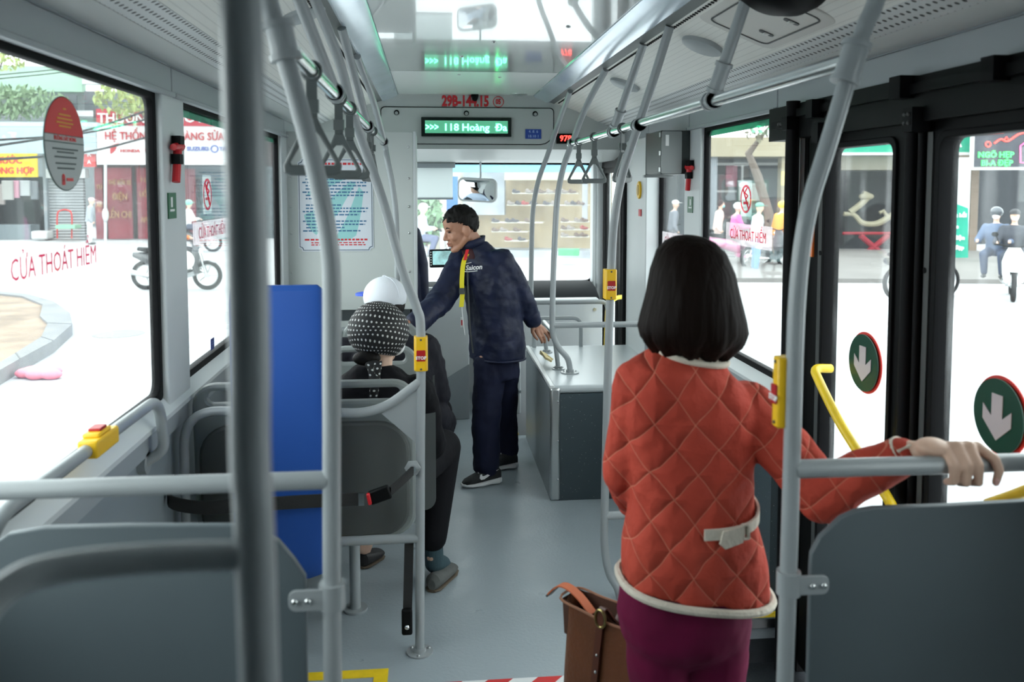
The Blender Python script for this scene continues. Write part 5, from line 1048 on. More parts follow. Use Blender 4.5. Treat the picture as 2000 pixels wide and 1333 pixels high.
b = MB()
hc = W(1352,575)
hm = headm(hc+V((0,.02,.02)), (-.10,1,-.05), s=.98); head(b, hm)
b.cap(W(1350,725), W(1352,620), .055, .05); b.rings([ring(W(1348,y), rx, ry, 2.4) for y, rx, ry in ((1230,.115,.08), (1150,.13,.085), (1060,.13,.09), (975,.115,.085), (880,.125,.09), (800,.125,.085), (760,.085,.07), (715,.05,.05))])
b.limb([shR, el, wr], [.045,.038,.027]); b.limb([shL, elL, wrL], [.045,.036,.027])
for px, y, hx in ((1290,2.0,1290), (1398,2.02,1398)): b.limb([W(px,1220), V((W(px,1220).x, 2.0, .48)), V((W(px,1220).x, 1.98, .09)), V((W(px,1220).x, 2.12, .04))], [.075,.055,.04,.035])
kn = [rp(1849,.006,.033), rp(1869,.0,.040), rp(1890,-.002,.040), rp(1910,.004,.036)]
tips = [[rp(1847,-.028,.010), rp(1848,-.026,-.022), rp(1850,-.002,-.032)], [rp(1868,-.034,.012), rp(1870,-.031,-.024), rp(1872,-.004,-.034)], [rp(1890,-.034,.012), rp(1893,-.031,-.024), rp(1894,-.004,-.034)], [rp(1928,-.022,.020), rp(1933,-.030,-.002), rp(1929,-.027,-.028)]]
handmesh(b, wr, kn, tips, [wr+V((.035,.015,-.008)), rp(1850,.040,.018), rp(1872,.040,-.004), rp(1893,.026,-.020)], .0102)
handmesh(b, wrL, [wrL+V((.01,.075,.02-.014*i)) for i in range(4)], [[wrL+V((.03,.10,.02-.016*i)), wrL+V((.05,.085,.018-.016*i)), wrL+V((.045,.06,.016-.016*i))] for i in range(4)], [wrL+V((.01,.02,.02)), wrL+V((.03,.05,.035)), wrL+V((.05,.07,.025))], .0085)
b.ell(P(1822,874,Y=1.655), (.040,.034,.020), Euler((0,.12,.5))); body = remesh(obj('body', b, SKINF, t), .0038, 2)
bl = MB()
for i in range(4):
    p = V(tips[i][2]); 
bl.ell(rp(1926,-.036,-.024), (.0055,.003,.008), nu=10, nv=6); obj('fingernail', bl, M('nail', (.62,.34,.30), .3), t)
# jacket
b = MB()
R_ = [ring(W(cx, y), rx, ry, 2.5, 40, 0, tx, ty) for cx, y, rx, ry, tx, ty in ((1356,1136,.184,.138,-.13,.02), (1354,1095,.180,.136,-.08,.0), (1352,1045,.169,.130,-.03,.0), (1349,985,.150,.112,0,0), (1346,900,.152,.115,0,0), (1345,820,.168,.118,0,0), (1340,762,.166,.112,-.16,0), (1338,728,.136,.098,-.22,.0), (1344,706,.100,.08,-.22,.1), (1350,692,.078,.068,-.18,.15))]
b.rings(R_)
b.limb([shL+V((.01,0,-.01)), elL, elL+(wrL-elL)*.9], [.068,.060,.048]); b.limb([shR+V((-.012,0,-.005)), (shR+el)/2+V((.0,0,0)), el, (el+wr)/2, el+(wr-el)*.90], [.075,.066,.062,.056,.042])
jk = wrinkle(remesh(obj('jacket', b, QUILT, t), .007, 4), .11, .016)
ng = MB().tube([p+V((0,0,.002)) for p in ring(W(1350,692), .084, .073, 2.4, 40, 0, -.18, .15)], .0085, 8, loop=True); obj('collar_trim', ng, CREAM, jk)
hp_ = [p for p in ring(W(1356,1141), .187, .141, 2.5, 48, 0, -.13, .02)]
obj('hem_trim', MB().tube(hp_, .0105, 8, loop=True), CREAM, jk)
cu = el+(wr-el)*.89; cd_ = (wr-el).normalized()
obj('cuff', MB().cyl(cu-cd_*.012, cu+cd_*.020, .041, 20), CREAM, jk); obj('cuff_strap', MB().box(cu+V((.0,-.030,.02))+cd_*.0, (.035,.012,.028), Euler((0,-.4,0))).box(cu+cd_*.025+V((.0,-.01,-.03)), (.03,.02,.018), Euler((0,-.4,0))), CREAM, jk, bevel=.003)
cu = elL+(wrL-elL)*.9; cd_ = (wrL-elL).normalized(); obj('cuff', MB().cyl(cu-cd_*.012, cu+cd_*.015, .043, 20), CREAM, jk)
# back belt: follows the waist ring on the right side
wz = W(1415,1003).z; bp = []
for i in range(15):
    a = math.radians(-91+i*(93/14)); ca, sa = math.cos(a), math.sin(a); rx, ry = .160, .126
    bp.append(V((W(1349,985).x+rx*math.copysign(abs(ca)**.8, ca), 2.0+ry*math.copysign(abs(sa)**.8, sa), wz+.010*(i/14)**2*3)))
obj('waist_belt', MB().strip(bp, (0,0,1), .026, .006), CREAM, jk)
q = bp[3]; d = (bp[4]-bp[2]).normalized(); mt = fr(q+d.cross(V((0,0,1)))*.004, d, (0,0,1))
obj('belt_tab', MB().plate([[(-.040,-.020), (-.026,-.034), (.022,-.026), (.022,.014), (-.030,.010)]], .008, mt, .002), CREAM, jk); obj('belt_buckle', MB().plate([rrect(.020,-.021,.040,.018,.004), rrect(.026,-.015,.034,.012,.002)], .010, mt, .002), CREAM, jk)
# scarf at the neck, hair
SCARF = M('patterned_scarf', (.55,.50,.42), .8); _v = node(SCARF, 'ShaderNodeTexVoronoi'); _v.inputs['Scale'].default_value = 26; _tc = node(SCARF, 'ShaderNodeTexCoord'); SCARF.node_tree.links.new(_tc.outputs['Object'], _v.inputs['Vector'])
_rp = node(SCARF, 'ShaderNodeValToRGB'); _rp.color_ramp.interpolation = 'CONSTANT'
for i, (p_, c_) in enumerate(((0,(.50,.45,.38,1)), (.45,(.06,.03,.02,1)), (.62,(.42,.06,.02,1)), (.78,(.55,.5,.42,1)))):
    e_ = _rp.color_ramp.elements[i] if i < 2 else _rp.color_ramp.elements.new(p_); e_.position = p_; e_.color = c_
_s = node(SCARF, 'ShaderNodeSeparateColor'); SCARF.node_tree.links.new(_v.outputs['Color'], _s.inputs[0]); SCARF.node_tree.links.new(_s.outputs[0], _rp.inputs[0]); setbase(SCARF, _rp.outputs[0])
remesh(obj('neck_scarf', MB().rings([ring(W(1350,y), rx, ry, 2.2, 30, 0, -.05, .1) for y, rx, ry in ((706,.080,.074), (690,.078,.072), (672,.072,.066), (655,.066,.06))]), SCARF, t), .006, 2)
HAIRW = M('dark_brown_hair', (.0065,.003,.002), .6, bump=(70,.5,(1,1,.05)), spec=.10)
_c = comp(HAIRW); 
prof = [(1345,459,.012,.010), (1346,462,.035,.03), (1348,472,.060,.055), (1350,492,.083,.082), (1352,530,.101,.103), (1353,575,.112,.116), (1353,620,.1265,.122), (1353,645,.1330,.118), (1352,665,.126,.106), (1350,683,.104,.088), (1349,697,.078,.066), (1349,703,.045,.04)]
R_ = []; NH = 96
for cx, y, rx, ry in prof:
    r0 = ring(W(cx,y), rx, ry, 2.1, NH, 0, -.05, 0); cc = W(cx,y); lo = max(0, min(1, (y-520)/160))
    R_.append([cc+(p-cc)*(1+lo*.012*math.sin(i*2*PI*17/NH+y*.01)+lo*.010*math.sin(i*2*PI*29/NH+1)+random.uniform(-.004,.004)*lo)+V((0,0,lo*.006*math.sin(i*2*PI*11/NH)+(random.uniform(-.012,.008) if y > 690 else 0))) for i, p in enumerate(r0)])
obj('hair', MB().rings(R_), HAIRW, t, ang=70)
# trousers and shoes
b = MB(); b.rings([ring(W(cx,y), rx, ry, 2.4, 32) for cx, y, rx, ry in ((1346,1080,.140,.105), (1338,1130,.158,.122), (1334,1190,.164,.126), (1334,1235,.155,.118), (1334,1265,.125,.09), (1334,1285,.07,.06))])
for px in (1288, 1398):
    x = W(px,1220).x; b.limb([V((x,2.0,W(px,1215).z)), V((x,2.0,.46)), V((x,1.98,.10))], [.090,.072,.066])
wrinkle(remesh(obj('trousers', b, MAROON, t), .008, 18), .10, .014)
for px in (1288, 1398):
    x = W(px,1220).x; obj('shoe', MB().rings([ring((x,y,z), rx, rz_, 2.3, 16) if 0 else [V((x+rx*math.cos(a), y, z+rz_*math.sin(a))) for a in [i*PI/8 for i in range(16)]] for y, z, rx, rz_ in ((1.93,.035,.022,.03), (1.96,.042,.038,.042), (2.05,.04,.042,.04), (2.14,.03,.044,.03), (2.19,.022,.03,.02))]), M('brown_shoe', (.05,.025,.015), .4), t)
# ---------------- her tote bag
LEATH = M('tan_leather', (.135,.043,.016), .42, var=(6,.2), bump=(90,.25)); LEIN = M('bag_lining', (.075,.028,.016), .7); LEED = M('leather_edge', (.30,.13,.07), .5); ORNG = M('orange_lining', (.55,.14,.055), .7)
t = thing('tote_bag', 'tan leather tote bag hanging by the woman in maroon trousers', 'bag', (.25,2.2,.30))
A = V((.118,2.315,.592)); B = V((.345,2.075,.592)); u = (B-A).normalized(); n_ = V((0,0,1)).cross(u); n_ = -n_ if n_.y > 0 else n_   # n_ points to the camera
def bagring(z, grow, dep, mid=0):
    c = (A+B)/2; h = (B-A).length/2*grow; out = []
    for s_, sx in ((1,[-1,-.5,0,.5,1]), (-1,[1,.5,0,-.5,-1])):
        for x in sx: out.append(V((c.x,c.y,0))+u*h*x+n_*s_*dep*(1-.18*abs(x))+V((0,0,z-.012*(1-x*x)*(1 if s_ > 0 else .3))))
    return out
zt = .592
outer = [bagring(z, g, d) for z, g, d in ((zt-.32,1.02,.055), (zt-.30,1.05,.065), (zt-.2,1.03,.060), (zt-.1,.99,.055), (zt-.03,.985,.052), (zt,1.0,.050))]
inner = [bagring(z, g*.975, d-.006) for z, g, d in ((zt,1.0,.050), (zt-.1,.97,.048))]
b = MB().rings(outer, cap=False); b._face([b.bm.verts.new(p) for p in outer[0]][::-1]); o = obj('bag_body', b, LEATH, t, ang=60); o.modifiers.new('sub', 'SUBSURF').levels = 2; o.modifiers['sub'].render_levels = 2
b = MB().rings([inner[0], inner[1]], cap=False); b._face([b.bm.verts.new(p) for p in inner[1]]); obj('lining', b, LEIN, t)
rim = smoothpath(outer[-1], 4, True); obj('rim_edge', MB().tube(rim, .0035, 8, loop=True), LEED, t)
e = A+V((0,0,.004)); obj('zip_tab', MB().strip(smoothpath([e+u*.09+n_*.01+V((0,0,-.03)), e+u*.04+V((0,0,-.004)), e+V((0,0,.012)), e-u*.03+V((0,0,.010)), e-u*.052+V((0,0,-.008)), e-u*.068+V((0,0,-.026))], 5), n_, .030, .004), ORNG, t)
obj('zip_end', MB().strip([e-u*.048+V((0,0,-.004)), e-u*.074+V((0,0,-.034))], n_, .026, .006), DGREY, t)
sp = e+u*.145+n_*.052; hnd = wrL+V((.03,.08,-.03))
strp = smoothpath([sp+V((-.02,-.0,-.22)), sp+V((-.006,-.004,-.06)), sp+V((.006,-.002,.02)), P(1205,1215,Y=2.2), P(1222,1150,Y=2.22), P(1240,1020,Y=2.26), hnd], 6)
obj('handle', MB().strip(strp[:-2], u, .020, .005), M('strap_leather', (.10,.028,.016), .4), t)
obj('handle', MB().strip(smoothpath([e+u*.17-n_*.05, P(1245,1180,Y=2.26), P(1255,1060,Y=2.29), hnd+V((.012,.01,0))], 6), u, .020, .005), M('strap_leather'), t)
c = sp+V((-.003,-.009,-.005)); obj('ring_buckle', MB().tube([c+u*.016*math.cos(a)+V((0,0,.024*math.sin(a))) for a in [i*PI/10 for i in range(20)]], .0038, 8, loop=True), M('antique_brass', (.35,.28,.12), .3, 1), t)
obj('stud', MB().ell(sp+V((-.012,-.010,-.105)), .004, nu=8, nv=6), STEEL, t); obj('stud', MB().ell(sp+V((-.016,-.012,-.15)), .004, nu=8, nv=6), STEEL, t)

# ---------------- conductor in navy
t = thing('person', 'conductor in navy jacket and trousers leaning towards the seats with a yellow lanyard', 'person', (.12,5.03,0))
fA = math.radians(212); fd = V((math.cos(fA), math.sin(fA), 0)); hf = V((-.93,-.22,-.26))
hc = P(899,447,Y=4.98); hm = headm(hc, hf, s=.98)
shN = P(982,512,Y=4.96); elN = P(1022,585,Y=5.02); wrN = P(1043,630,Y=5.08); shF = P(905,508,Y=5.10); elF = P(862,585,Y=4.92); wrF = P(805,640,Y=4.62)
b = MB(); head(b, hm); b.limb([P(948,520,Y=5.03), P(925,478,Y=5.01), hc+V((.03,.01,-.02))], [.075,.060,.058])
rot = fA-PI/2
b.rings([ring(P(cx,y,Y=5.04), rx, ry, 2.4, 28, rot) for cx, y, rx, ry in ((968,730,.15,.10), (966,680,.15,.10), (962,620,.14,.10), (954,560,.15,.10), (948,515,.15,.09), (944,492,.10,.07))])
b.limb([shN, elN, wrN], [.045,.038,.028]); b.limb([shF, elF, wrF], [.045,.038,.028])
hipN = P(958,705,Y=4.99); knN = P(950,815,Y=4.93); anN = P(951,918,Y=4.90); hipF = P(982,705,Y=5.11); knF = P(986,815,Y=5.17); anF = P(995,888,Y=5.18)
b.limb([hipN, knN, anN], [.085,.058,.04]); b.limb([hipF, knF, anF], [.085,.058,.04]); b.cap(anN, anN+V((-.08,-.02,-.062)), .034, .022); b.cap(anF, anF+V((-.08,-.02,-.062)), .034, .022)
def rel(o_, *p): return [o_+V(q) for q in p]
k0 = P(1052,645,Y=5.11)
handmesh(b, wrN, rel(k0, (-.012,-.035,-.012), (.004,-.022,.002), (.020,-.004,.008), (.032,.016,.006)), [rel(k0, (.004,-.045,-.040), (.014,-.040,-.062), (.016,-.030,-.074)), rel(k0, (.026,-.030,-.032), (.036,-.028,-.060), (.036,-.018,-.076)), rel(k0, (.046,-.008,-.022), (.060,-.008,-.048), (.062,.0,-.066)), rel(k0, (.058,.018,-.018), (.074,.020,-.038), (.078,.024,-.054))], rel(wrN, (-.01,-.02,-.02), (-.012,-.03,-.055), (.002,-.038,-.082), (.016,-.036,-.098)), .0092)
handmesh(b, wrF, rel(wrF, (-.07,-.03,-.02), (-.075,-.03,0), (-.075,-.02,.02), (-.07,-.01,.035)), [rel(wrF, (-.10,-.05,-.03-.0+.018*i), (-.115,-.055,-.045+.018*i), (-.12,-.05,-.06+.018*i)) for i in range(4)], rel(wrF, (-.02,-.02,.03), (-.05,-.04,.045), (-.075,-.05,.04)), .009)
remesh(obj('body', b, SKIN, t), .005, 2)
faceparts(t, hm)
obj('hair', hairshell(hm, (-.014,0,.036), (.108,.088,.104), lambda q: q.z > (.036+q.x*.42 if q.x > 0 else max(-.062, .036+q.x*1.0))+random.uniform(-.006,.006), 72), HAIRB, t, ang=80); solid([o for o in t.children if o.name.startswith('hair')][0], .012); wrinkle([o for o in t.children if o.name.startswith('hair')][0], .018, .022)
b = MB(); b.rings([ring(P(cx,y,Y=5.04), rx, ry, 2.5, 32, rot) for cx, y, rx, ry in ((972,697,.178,.142), (970,668,.180,.145), (966,620,.170,.14), (960,560,.180,.14), (952,515,.175,.125), (944,497,.130,.10), (933,484,.094,.086), (923,470,.080,.076))])
b.limb([shN+V((-.01,0,.0)), (shN+elN)/2, elN, elN+(wrN-elN)*.88], [.085,.078,.070,.052]); b.limb([shF, elF, elF+(wrF-elF)*.9], [.085,.078,.066])
jk = wrinkle(remesh(obj('jacket', b, NAVY, t), .009, 6), .085, .024)
obj('cuff', MB().cap(elN+(wrN-elN)*.72, elN+(wrN-elN)*.90, .058, .050), NAVY, jk)
obj('shirt', MB().rings([ring(P(cx,y,Y=5.02), rx, ry, 2.2, 26, rot) for cx, y, rx, ry in ((930,504,.074,.070), (926,494,.070,.067), (922,484,.064,.063))]), M('dark_shirt', (.05,.012,.016), .8), t)
c = P(921,482,Y=5.01); cr = ring(c, .074, .070, 2.2, 26, rot, .28, .05); cr2 = [p+V((0,0,.045))+(p-c)*.06 for p in cr]
o = obj('collar', MB().rings([cr, cr2], cap=False), NAVY, jk); solid(o, .008, 0)
obj('hem_band', MB().tube(ring(P(972,697,Y=5.04), .176, .140, 2.5, 32, rot), .008, 8, loop=True), NAVY, jk)
chest = P(923,523,Y=5.04)+fd*.165
mt = fr(P(925,523,Y=4.855), (1,-.25,.10), (0,0,1))
obj('chest_logo', MB().text('Saicon', .040, mt, .0012, sx=.95, shear=.25, bold=.0008).tube([mt @ V(p) for p in ((-.058,-.018,.001), (-.03,-.022,.001), (.02,-.02,.001))], .0022, 6).tube([mt @ V(p) for p in ((-.055,.018,.001), (-.05,.026,.001), (-.01,.030,.001))], .002, 6), WT, jk)
obj('zip', MB().strip(smoothpath([P(912,500,Y=4.88), P(914,560,Y=4.872), P(918,640,Y=4.87), P(924,690,Y=4.885)], 4), (1,0,0), .010, .004), DGREY, jk)
LY = M('lanyard_yellow', (.72,.62,.02), .6)
ly = obj('lanyard', MB().strip(smoothpath([P(912,497,Y=4.92), P(905,515,Y=4.845), P(902,550,Y=4.83), P(903,576,Y=4.828), P(901,600,Y=4.828)], 5), (1,0,0), .026, .004), LY, t)
obj('lanyard_clasp', MB().box(P(902,569,Y=4.822), (.030,.008,.035)).b2(P(899.5,600,Y=4.829)-V((.004,.003,.0)), P(901.5,590,Y=4.829)+V((.006,.003,.0))), DGREY, ly)
obj('badge_cord', MB().tube([P(901,590,Y=4.83), P(904,625,Y=4.83), P(908,655,Y=4.84)], .0025, 6), WT, ly)
obj('red_strap', MB().strip([P(913,488,Y=4.90), P(908,508,Y=4.850)], (1,0,0), .018, .004), REDT, ly)
b = MB().rings([ring(P(cx,y,Y=5.04), rx, ry, 2.4, 28, rot) for cx, y, rx, ry in ((970,735,.15,.115), (968,690,.155,.12), (966,650,.15,.12))])
b.limb([hipN+V((0,0,-.03)), knN, anN+V((-.005,0,.028))], [.100,.086,.080]); b.limb([hipF+V((0,0,-.03)), knF, anF+V((-.01,0,.03))], [.100,.080,.070])
wrinkle(remesh(obj('trousers', b, NAVYT, t), .010, 4), .08, .022)
def trainer(par, heel, toe, nm, logo=False):
    heel = V(heel); toe = V(toe); d = toe-heel; L_ = d.length; x = d/L_; s_ = V((0,0,1)).cross(x); z = V((0,0,1))
    q = lambda a, w_, h: heel+x*a*L_+s_*w_+z*h
    sec = lambda a, w_, z0, z1: [q(a, w_*math.cos(k), (z0+z1)/2+(z1-z0)/2*math.copysign(abs(math.sin(k))**.7, math.sin(k))) for k in [i*PI/9 for i in range(18)]]
    up_ = obj('shoe', MB().rings([sec(*k) for k in ((.02,.026,.03,.085), (.10,.036,.025,.11), (.25,.038,.025,.115), (.40,.040,.022,.105), (.55,.044,.02,.085), (.75,.046,.018,.062), (.92,.036,.016,.045), (1.0,.014,.018,.03))]), M('trainer_black', (.015,.016,.018), .6, bump=(150,.3)), par)
    obj('sole', MB().rings([sec(*k) for k in ((.0,.024,.008,.045), (.08,.040,.0,.050), (.28,.040,.006,.040), (.5,.045,.0,.034), (.78,.049,.002,.030), (.95,.036,.006,.028), (1.03,.014,.012,.026))]), M('sole_white', (.75,.76,.76), .5), up_)
    obj('laces', MB().tube([q(.42,-.02,.104), q(.45,.02,.103)], .004, 6).tube([q(.5,-.02,.094), q(.53,.02,.093)], .004, 6).tube([q(.58,-.02,.083), q(.61,.02,.081)], .004, 6), M('lace_grey', (.4,.4,.4), .7), up_)
    if logo:   # white curved check mark on the side towards the camera
        sd = 1 if s_.y < 0 else -1; mt = fr(q(.40, sd*.0415, .062), x*1.0, z+s_*(-sd)*.12)
        if mt.col[2].xyz.dot(s_*sd) < 0: mt = fr(q(.40, sd*.0415, .062), -x, z+s_*(-sd)*.12)
        fx = -1 if mt.col[0].xyz.dot(x) < 0 else 1; k = [(-.072,.036), (-.015,.008), (.022,-.012), (.042,-.014), (.050,-.004), (.046,.016), (.036,.018), (.034,.006), (.022,.006), (-.015,.020)]
        obj('side_mark', MB().plate([[(fx*a, b_) for a, b_ in (k if fx > 0 else k[::-1])]], .003, mt @ Matrix.Translation((0,0,.003))), WT, up_)
    return up_
h0 = P(978,938,Y=4.90); h0.z = 0; t0 = P(903,946,Y=4.84); t0.z = 0; trainer(t, h0, t0, 'near', True)
h0 = P(1011,912,Y=5.16); h0.z = 0; t0 = P(935,912,Y=5.12); t0.z = 0; trainer(t, h0, t0, 'far')

# ---------------- passenger in the dotted headscarf (first row, aisle seat)
t = thing('person', 'seated passenger in a black headscarf with white dots', 'person', (-.48,3.45,.46))
hc = V((-.472,3.46,1.155)); hm = headm(hc, (.30,.95,-.05), s=1.0)
hip = V((-.50,3.44,.54)); knR = V((-.215,3.86,.545)); anR = P(846,1085,Y=3.66); knL = V((-.47,3.88,.54)); anL = P(712,1090,Y=3.84); anL.z = .10
b = MB(); head(b, hm); b.limb([V((-.49,3.44,.86)), V((-.478,3.445,1.02)), hc], [.08,.055,.055])
b.rings([ring((-.50,3.44+dy,z), rx, ry, 2.4) for z, rx, ry, dy in ((.46,.17,.12,.02), (.6,.16,.11,0), (.8,.17,.11,-.01), (.92,.18,.10,0), (.97,.10,.07,0))])
shl = [V((-.67,3.44,.90)), V((-.32,3.44,.91))]; els = [V((-.70,3.52,.66)), V((-.27,3.52,.66))]; wrs = [V((-.60,3.72,.62)), V((-.35,3.74,.62))]
for s_, e_, w_ in zip(shl, els, wrs): b.limb([s_, e_, w_], [.045,.038,.028]); handmesh(b, w_, rel(w_, *[(-.03+.02*i,.07,-.01) for i in range(4)]), [rel(w_, (-.03+.02*i,.10,-.02), (-.03+.02*i,.12,-.035), (-.03+.02*i,.13,-.05)) for i in range(4)], rel(w_, (.03,.02,0), (.045,.05,0), (.045,.075,-.01)), .0085)
b.limb([hip+V((.1,0,0)), knR, anR], [.08,.055,.036]); b.limb([hip+V((-.02,0,0)), knL, anL], [.08,.055,.036]); b.cap(anR, anR+V((.02,.045,-.11)), .030, .018); b.cap(anL, anL+V((.01,.05,-.055)), .028, .016)
remesh(obj('body', b, SKINF, t), .006, 2)
b = MB().rings([ring((-.50,3.44+dy,z), rx, ry, 2.5, 30) for z, rx, ry, dy in ((.44,.20,.15,.03), (.6,.20,.14,.01), (.8,.205,.135,-.01), (.92,.20,.12,0), (.985,.125,.09,0), (1.025,.068,.066,0))])
for s_, e_, w_ in zip(shl, els, wrs): b.limb([s_, e_, w_], [.075,.065,.05])
wrinkle(remesh(obj('coat', b, DARKC, t), .010, 3), .08, .02)
b = MB().ell(hip, (.19,.16,.11)).limb([hip+V((.1,.02,0)), knR, anR+V((0,0,.08))], [.10,.085,.062]).limb([hip+V((-.04,.02,0)), knL, anL+V((0,0,.1))], [.10,.08,.06])
remesh(obj('trousers', b, M('black_trousers', (.006,.006,.008), .85, bump=(14,.5), spec=.15), t), .010, 3)
SOCK = M('ribbed_sock', (.035,.07,.085), .85, bump=(120,.4,(1,1,.1))); obj('sock', MB().limb([anR+V((0,0,.10)), anR+V((.005,.01,-.04)), anR+V((.04,.09,-.085))], [.043,.042,.04]), SOCK, t)
def loafer(par, heel, toe, m):
    heel = V(heel); toe = V(toe); d = toe-heel; L_ = d.length; x = d/L_; s_ = V((0,0,1)).cross(x); z = V((0,0,1))
    sec = lambda a, w_, z0, z1: [heel+x*a*L_+s_*w_*math.cos(k)+z*((z0+z1)/2+(z1-z0)/2*math.sin(k)) for k in [i*PI/9 for i in range(18)]]
    o = obj('shoe', MB().rings([sec(*k) for k in ((0,.018,.008,.055), (.07,.034,.004,.075), (.25,.039,.004,.066), (.45,.042,.004,.058), (.7,.047,.004,.052), (.9,.038,.004,.042), (1,.012,.006,.02))]), m, par)
    obj('sole', MB().rings([sec(*k) for k in ((-.01,.02,0,.012), (.08,.038,0,.014), (.45,.044,0,.012), (.72,.050,0,.012), (.93,.038,0,.012), (1.02,.012,.002,.012))]), M('shoe_sole', (.10,.075,.05), .7), o); return o
GSH = M('grey_suede', (.10,.105,.10), .85, var=(20,.15)); loafer(t, P(843,1158,Z=0), P(884,1112,Z=0)+V((0,0,0)), GSH); loafer(t, P(705,1112,Z=0), P(742,1085,Z=0), M('black_shoe', (.02,.02,.022), .5))
DOT = M('dotted_headscarf', (.010,.010,.011), .7, bump=(25,.3))
tc_ = node(DOT, 'ShaderNodeUVMap'); sp_ = node(DOT, 'ShaderNodeSeparateXYZ'); DOT.node_tree.links.new(tc_.outputs[0], sp_.inputs[0])
setbase(DOT, mixcol(DOT, dots(DOT, sp_.outputs[0], sp_.outputs[1], 1.0, .20), (.010,.010,.011), (.72,.72,.70)))
def uvring(name, R_, par, per):
    """closed ring loft with a UV map in dot-spacing units"""
    n = len(R_[0]); o = obj(name, MB().rings(R_), DOT, par, ang=75); me = o.data; uv = me.uv_layers.new(name='UVMap'); vh = [0]
    for a, c in zip(R_, R_[1:]): vh.append(vh[-1]+(a[n//4]-c[n//4]).length)
    big = max(sum((r[i]-r[(i+1) % n]).length for i in range(n)) for r in R_); cnt = round(big/per)
    for p in me.polygons:
        ids = [(me.loops[l].vertex_index % n) for l in p.loop_indices]; wrap = 0 in ids and n-1 in ids
        for l in p.loop_indices:
            vi = me.loops[l].vertex_index; i = vi % n; j = vi//n; uv.data[l].uv = ((i+(n if wrap and i == 0 else 0))/n*cnt, vh[min(j, len(vh)-1)]/per)
    return o
R_ = []; n = 48
for k in range(19):
    th = .06+(PI*.80-.06)*k/18; st, ct = math.sin(th), math.cos(th); c = V((-.478,3.435,1.165))
    R_.append([c+Euler((-.22,.10,0)).to_matrix() @ V((.124*st*math.cos(a), .126*st*math.sin(a)-.012*max(0,-math.sin(a))*st, .118*ct+.004*math.sin(3*a+k)*st)) for a in [i*2*PI/n+.0 for i in range(n)]])
sc_ = uvring('headscarf', R_, t, .0205)
def tail(pts, w_):
    R2 = []
    for i, p in enumerate(pts): q_ = w_*(1-.25*i/len(pts)); R2.append([V(p)+V((q_*math.cos(a), .3*q_*math.sin(a), 0)) for a in [k*PI/6 for k in range(12)]])
    uvring('scarf_tail', R2, sc_, .0205)
kx = P(727,715,Y=3.30); obj('scarf_knot', MB().ell(kx+V((0,.02,.0)), (.030,.022,.020)), DOT, sc_)
tail(smoothpath([P(726,708,Y=3.31), P(730,735,Y=3.285), P(731,760,Y=3.28), P(729,778,Y=3.285)], 5), .021); tail(smoothpath([P(738,706,Y=3.31), P(737,722,Y=3.29), P(735,745,Y=3.285)], 5), .017)
obj('hair_bun', MB().ell(P(716,700,Y=3.34), (.055,.03,.03)), HAIRB, t)
obj('mask_strap', MB().tube([hm @ V(p) for p in ((-.02,-.083,-.02), (.0,-.080,-.045), (.04,-.072,-.05))], .006, 6).ell(hm @ V((.07,-.04,-.06)), (.04,.045,.045)), WT, t)

# ---------------- passenger in the white cap (second row)
t = thing('person', 'seated passenger in a white cap with blue brim and dark coat', 'person', (-.46,4.15,.46))
hc = V((-.495,4.17,1.165)); hm = headm(hc, (-.62,.78,-.05), s=1.0)
b = MB(); head(b, hm); b.limb([V((-.48,4.15,.86)), V((-.49,4.15,1.02)), hc], [.08,.058,.055]); hip = V((-.46,4.16,.54))
b.rings([ring((-.47,4.15,z), rx, ry, 2.4) for z, rx, ry in ((.46,.18,.12), (.8,.18,.11), (.93,.20,.10), (.98,.10,.07))])
shl = [V((-.68,4.15,.93)), V((-.30,4.17,.94))]; els = [V((-.70,4.24,.68)), V((-.245,4.22,.70))]; wrs = [V((-.55,4.45,.64)), V((-.29,4.48,.62))]
for s_, e_, w_ in zip(shl, els, wrs): b.limb([s_, e_, w_], [.045,.038,.028]); handmesh(b, w_, rel(w_, *[(-.03+.02*i,.07,-.01) for i in range(4)]), [rel(w_, (-.03+.02*i,.10,-.02), (-.03+.02*i,.12,-.035), (-.03+.02*i,.13,-.05)) for i in range(4)], rel(w_, (.03,.02,0), (.045,.05,0), (.045,.075,-.01)), .0085)
kns = [V((-.55,4.60,.54)), V((-.235,4.55,.53))]; ans = [V((-.55,4.60,.09)), V((-.26,4.56,.09))]
for k, a in zip(kns, ans): b.limb([hip+V((.09 if k.x > -.3 else -.09,0,0)), k, a], [.08,.056,.038]); b.cap(a, a+V((0,.11,-.045)), .035, .03)
remesh(obj('body', b, SKIN, t), .008, 2)
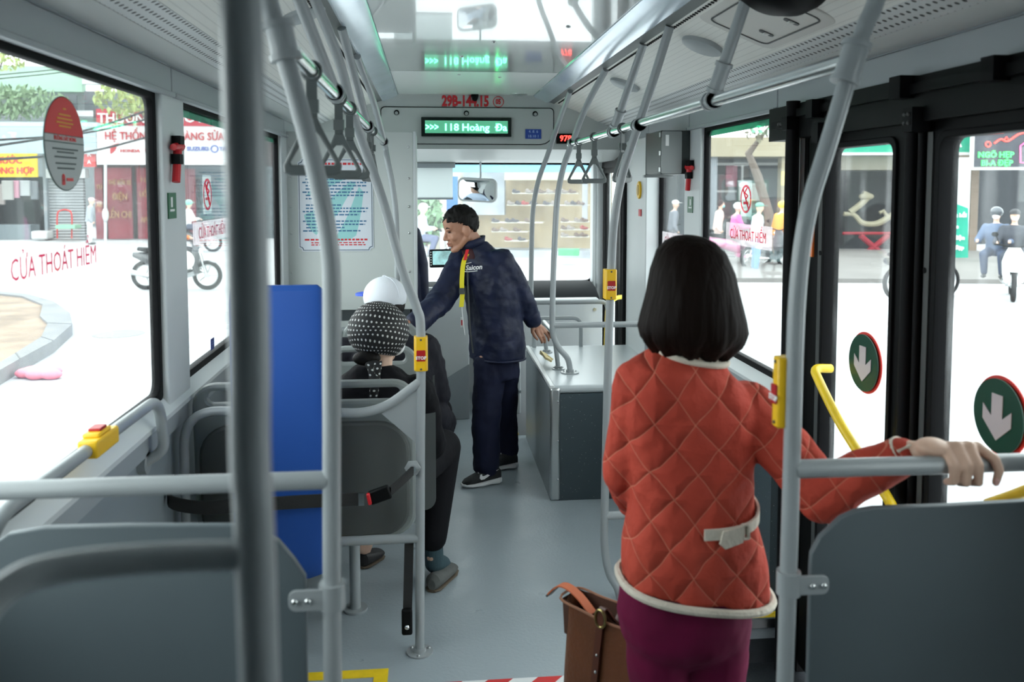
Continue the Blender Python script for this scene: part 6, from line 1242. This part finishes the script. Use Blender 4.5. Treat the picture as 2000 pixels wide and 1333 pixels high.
b = MB().rings([ring((-.47,4.15,z), rx, ry, 2.5, 30) for z, rx, ry in ((.42,.25,.19), (.55,.24,.17), (.78,.225,.14), (.94,.21,.12), (1.0,.13,.09), (1.05,.075,.07))])
for s_, e_, w_ in zip(shl, els, wrs): b.limb([s_, e_, w_], [.085,.078,.058])
b.limb([V((-.28,4.2,.60)), V((-.235,4.42,.50)), V((-.23,4.5,.44))], [.11,.10,.08])
remesh(obj('coat', b, M('charcoal_coat', (.008,.008,.013), .75, bump=(16,.5), spec=.2), t), .011, 3); wrinkle([o for o in t.children if o.name.startswith('coat')][0], .08, .024)
b = MB()
for k, a in zip(kns, ans): b.limb([hip, k, a+V((0,0,.04))], [.11,.085,.07])
remesh(obj('trousers', b, M('black_trousers'), t), .012, 3)
for a in ans: loafer(t, V((a.x,a.y-.06,0)), V((a.x,a.y+.19,0)), M('black_shoe'))
CAPM = M('white_cap_cloth', (.72,.75,.80), .8, bump=(60,.2)); ck = hairshell(hm, (-.012,0,.045), (.116,.100,.098), lambda q: q.z > .0, 40, 0); cp = obj('cap', ck, CAPM, t, ang=80); solid(cp, .006)
bp_ = MB().rings([[hm @ V((x,w_*math.sin(a),z+.012*math.cos(a)*0+(.006 if sd else -.006)-.16*(w_*math.sin(a))**2/.1)) for sd in (0,1) for a in ([k*PI/12-PI/2 for k in range(13)] if sd == 0 else [PI/2-k*PI/12 for k in range(13)])] for x, w_, z in ((.075,.072,.062), (.11,.074,.062), (.145,.066,.060), (.175,.035,.056))])
obj('brim', bp_, M('blue_brim', (.03,.09,.55), .6), cp); obj('cap_button', eh(MB(), hm, (-.012,0,.144), (.010,.010,.006), None, 10, 6), CAPM, cp)
obj('cap_seam', MB().tube([hm @ V((-.012-.117*math.sin(a),0,.045+.099*math.cos(a))) for a in [k*.13 for k in range(13)]], .0022, 6), CAPM, cp)
obj('hair', hairshell(hm, (-.016,0,.010), (.104,.086,.090), lambda q: q.z < .03 and q.x < .01 and q.z > -.06, 32), HAIRB, t)
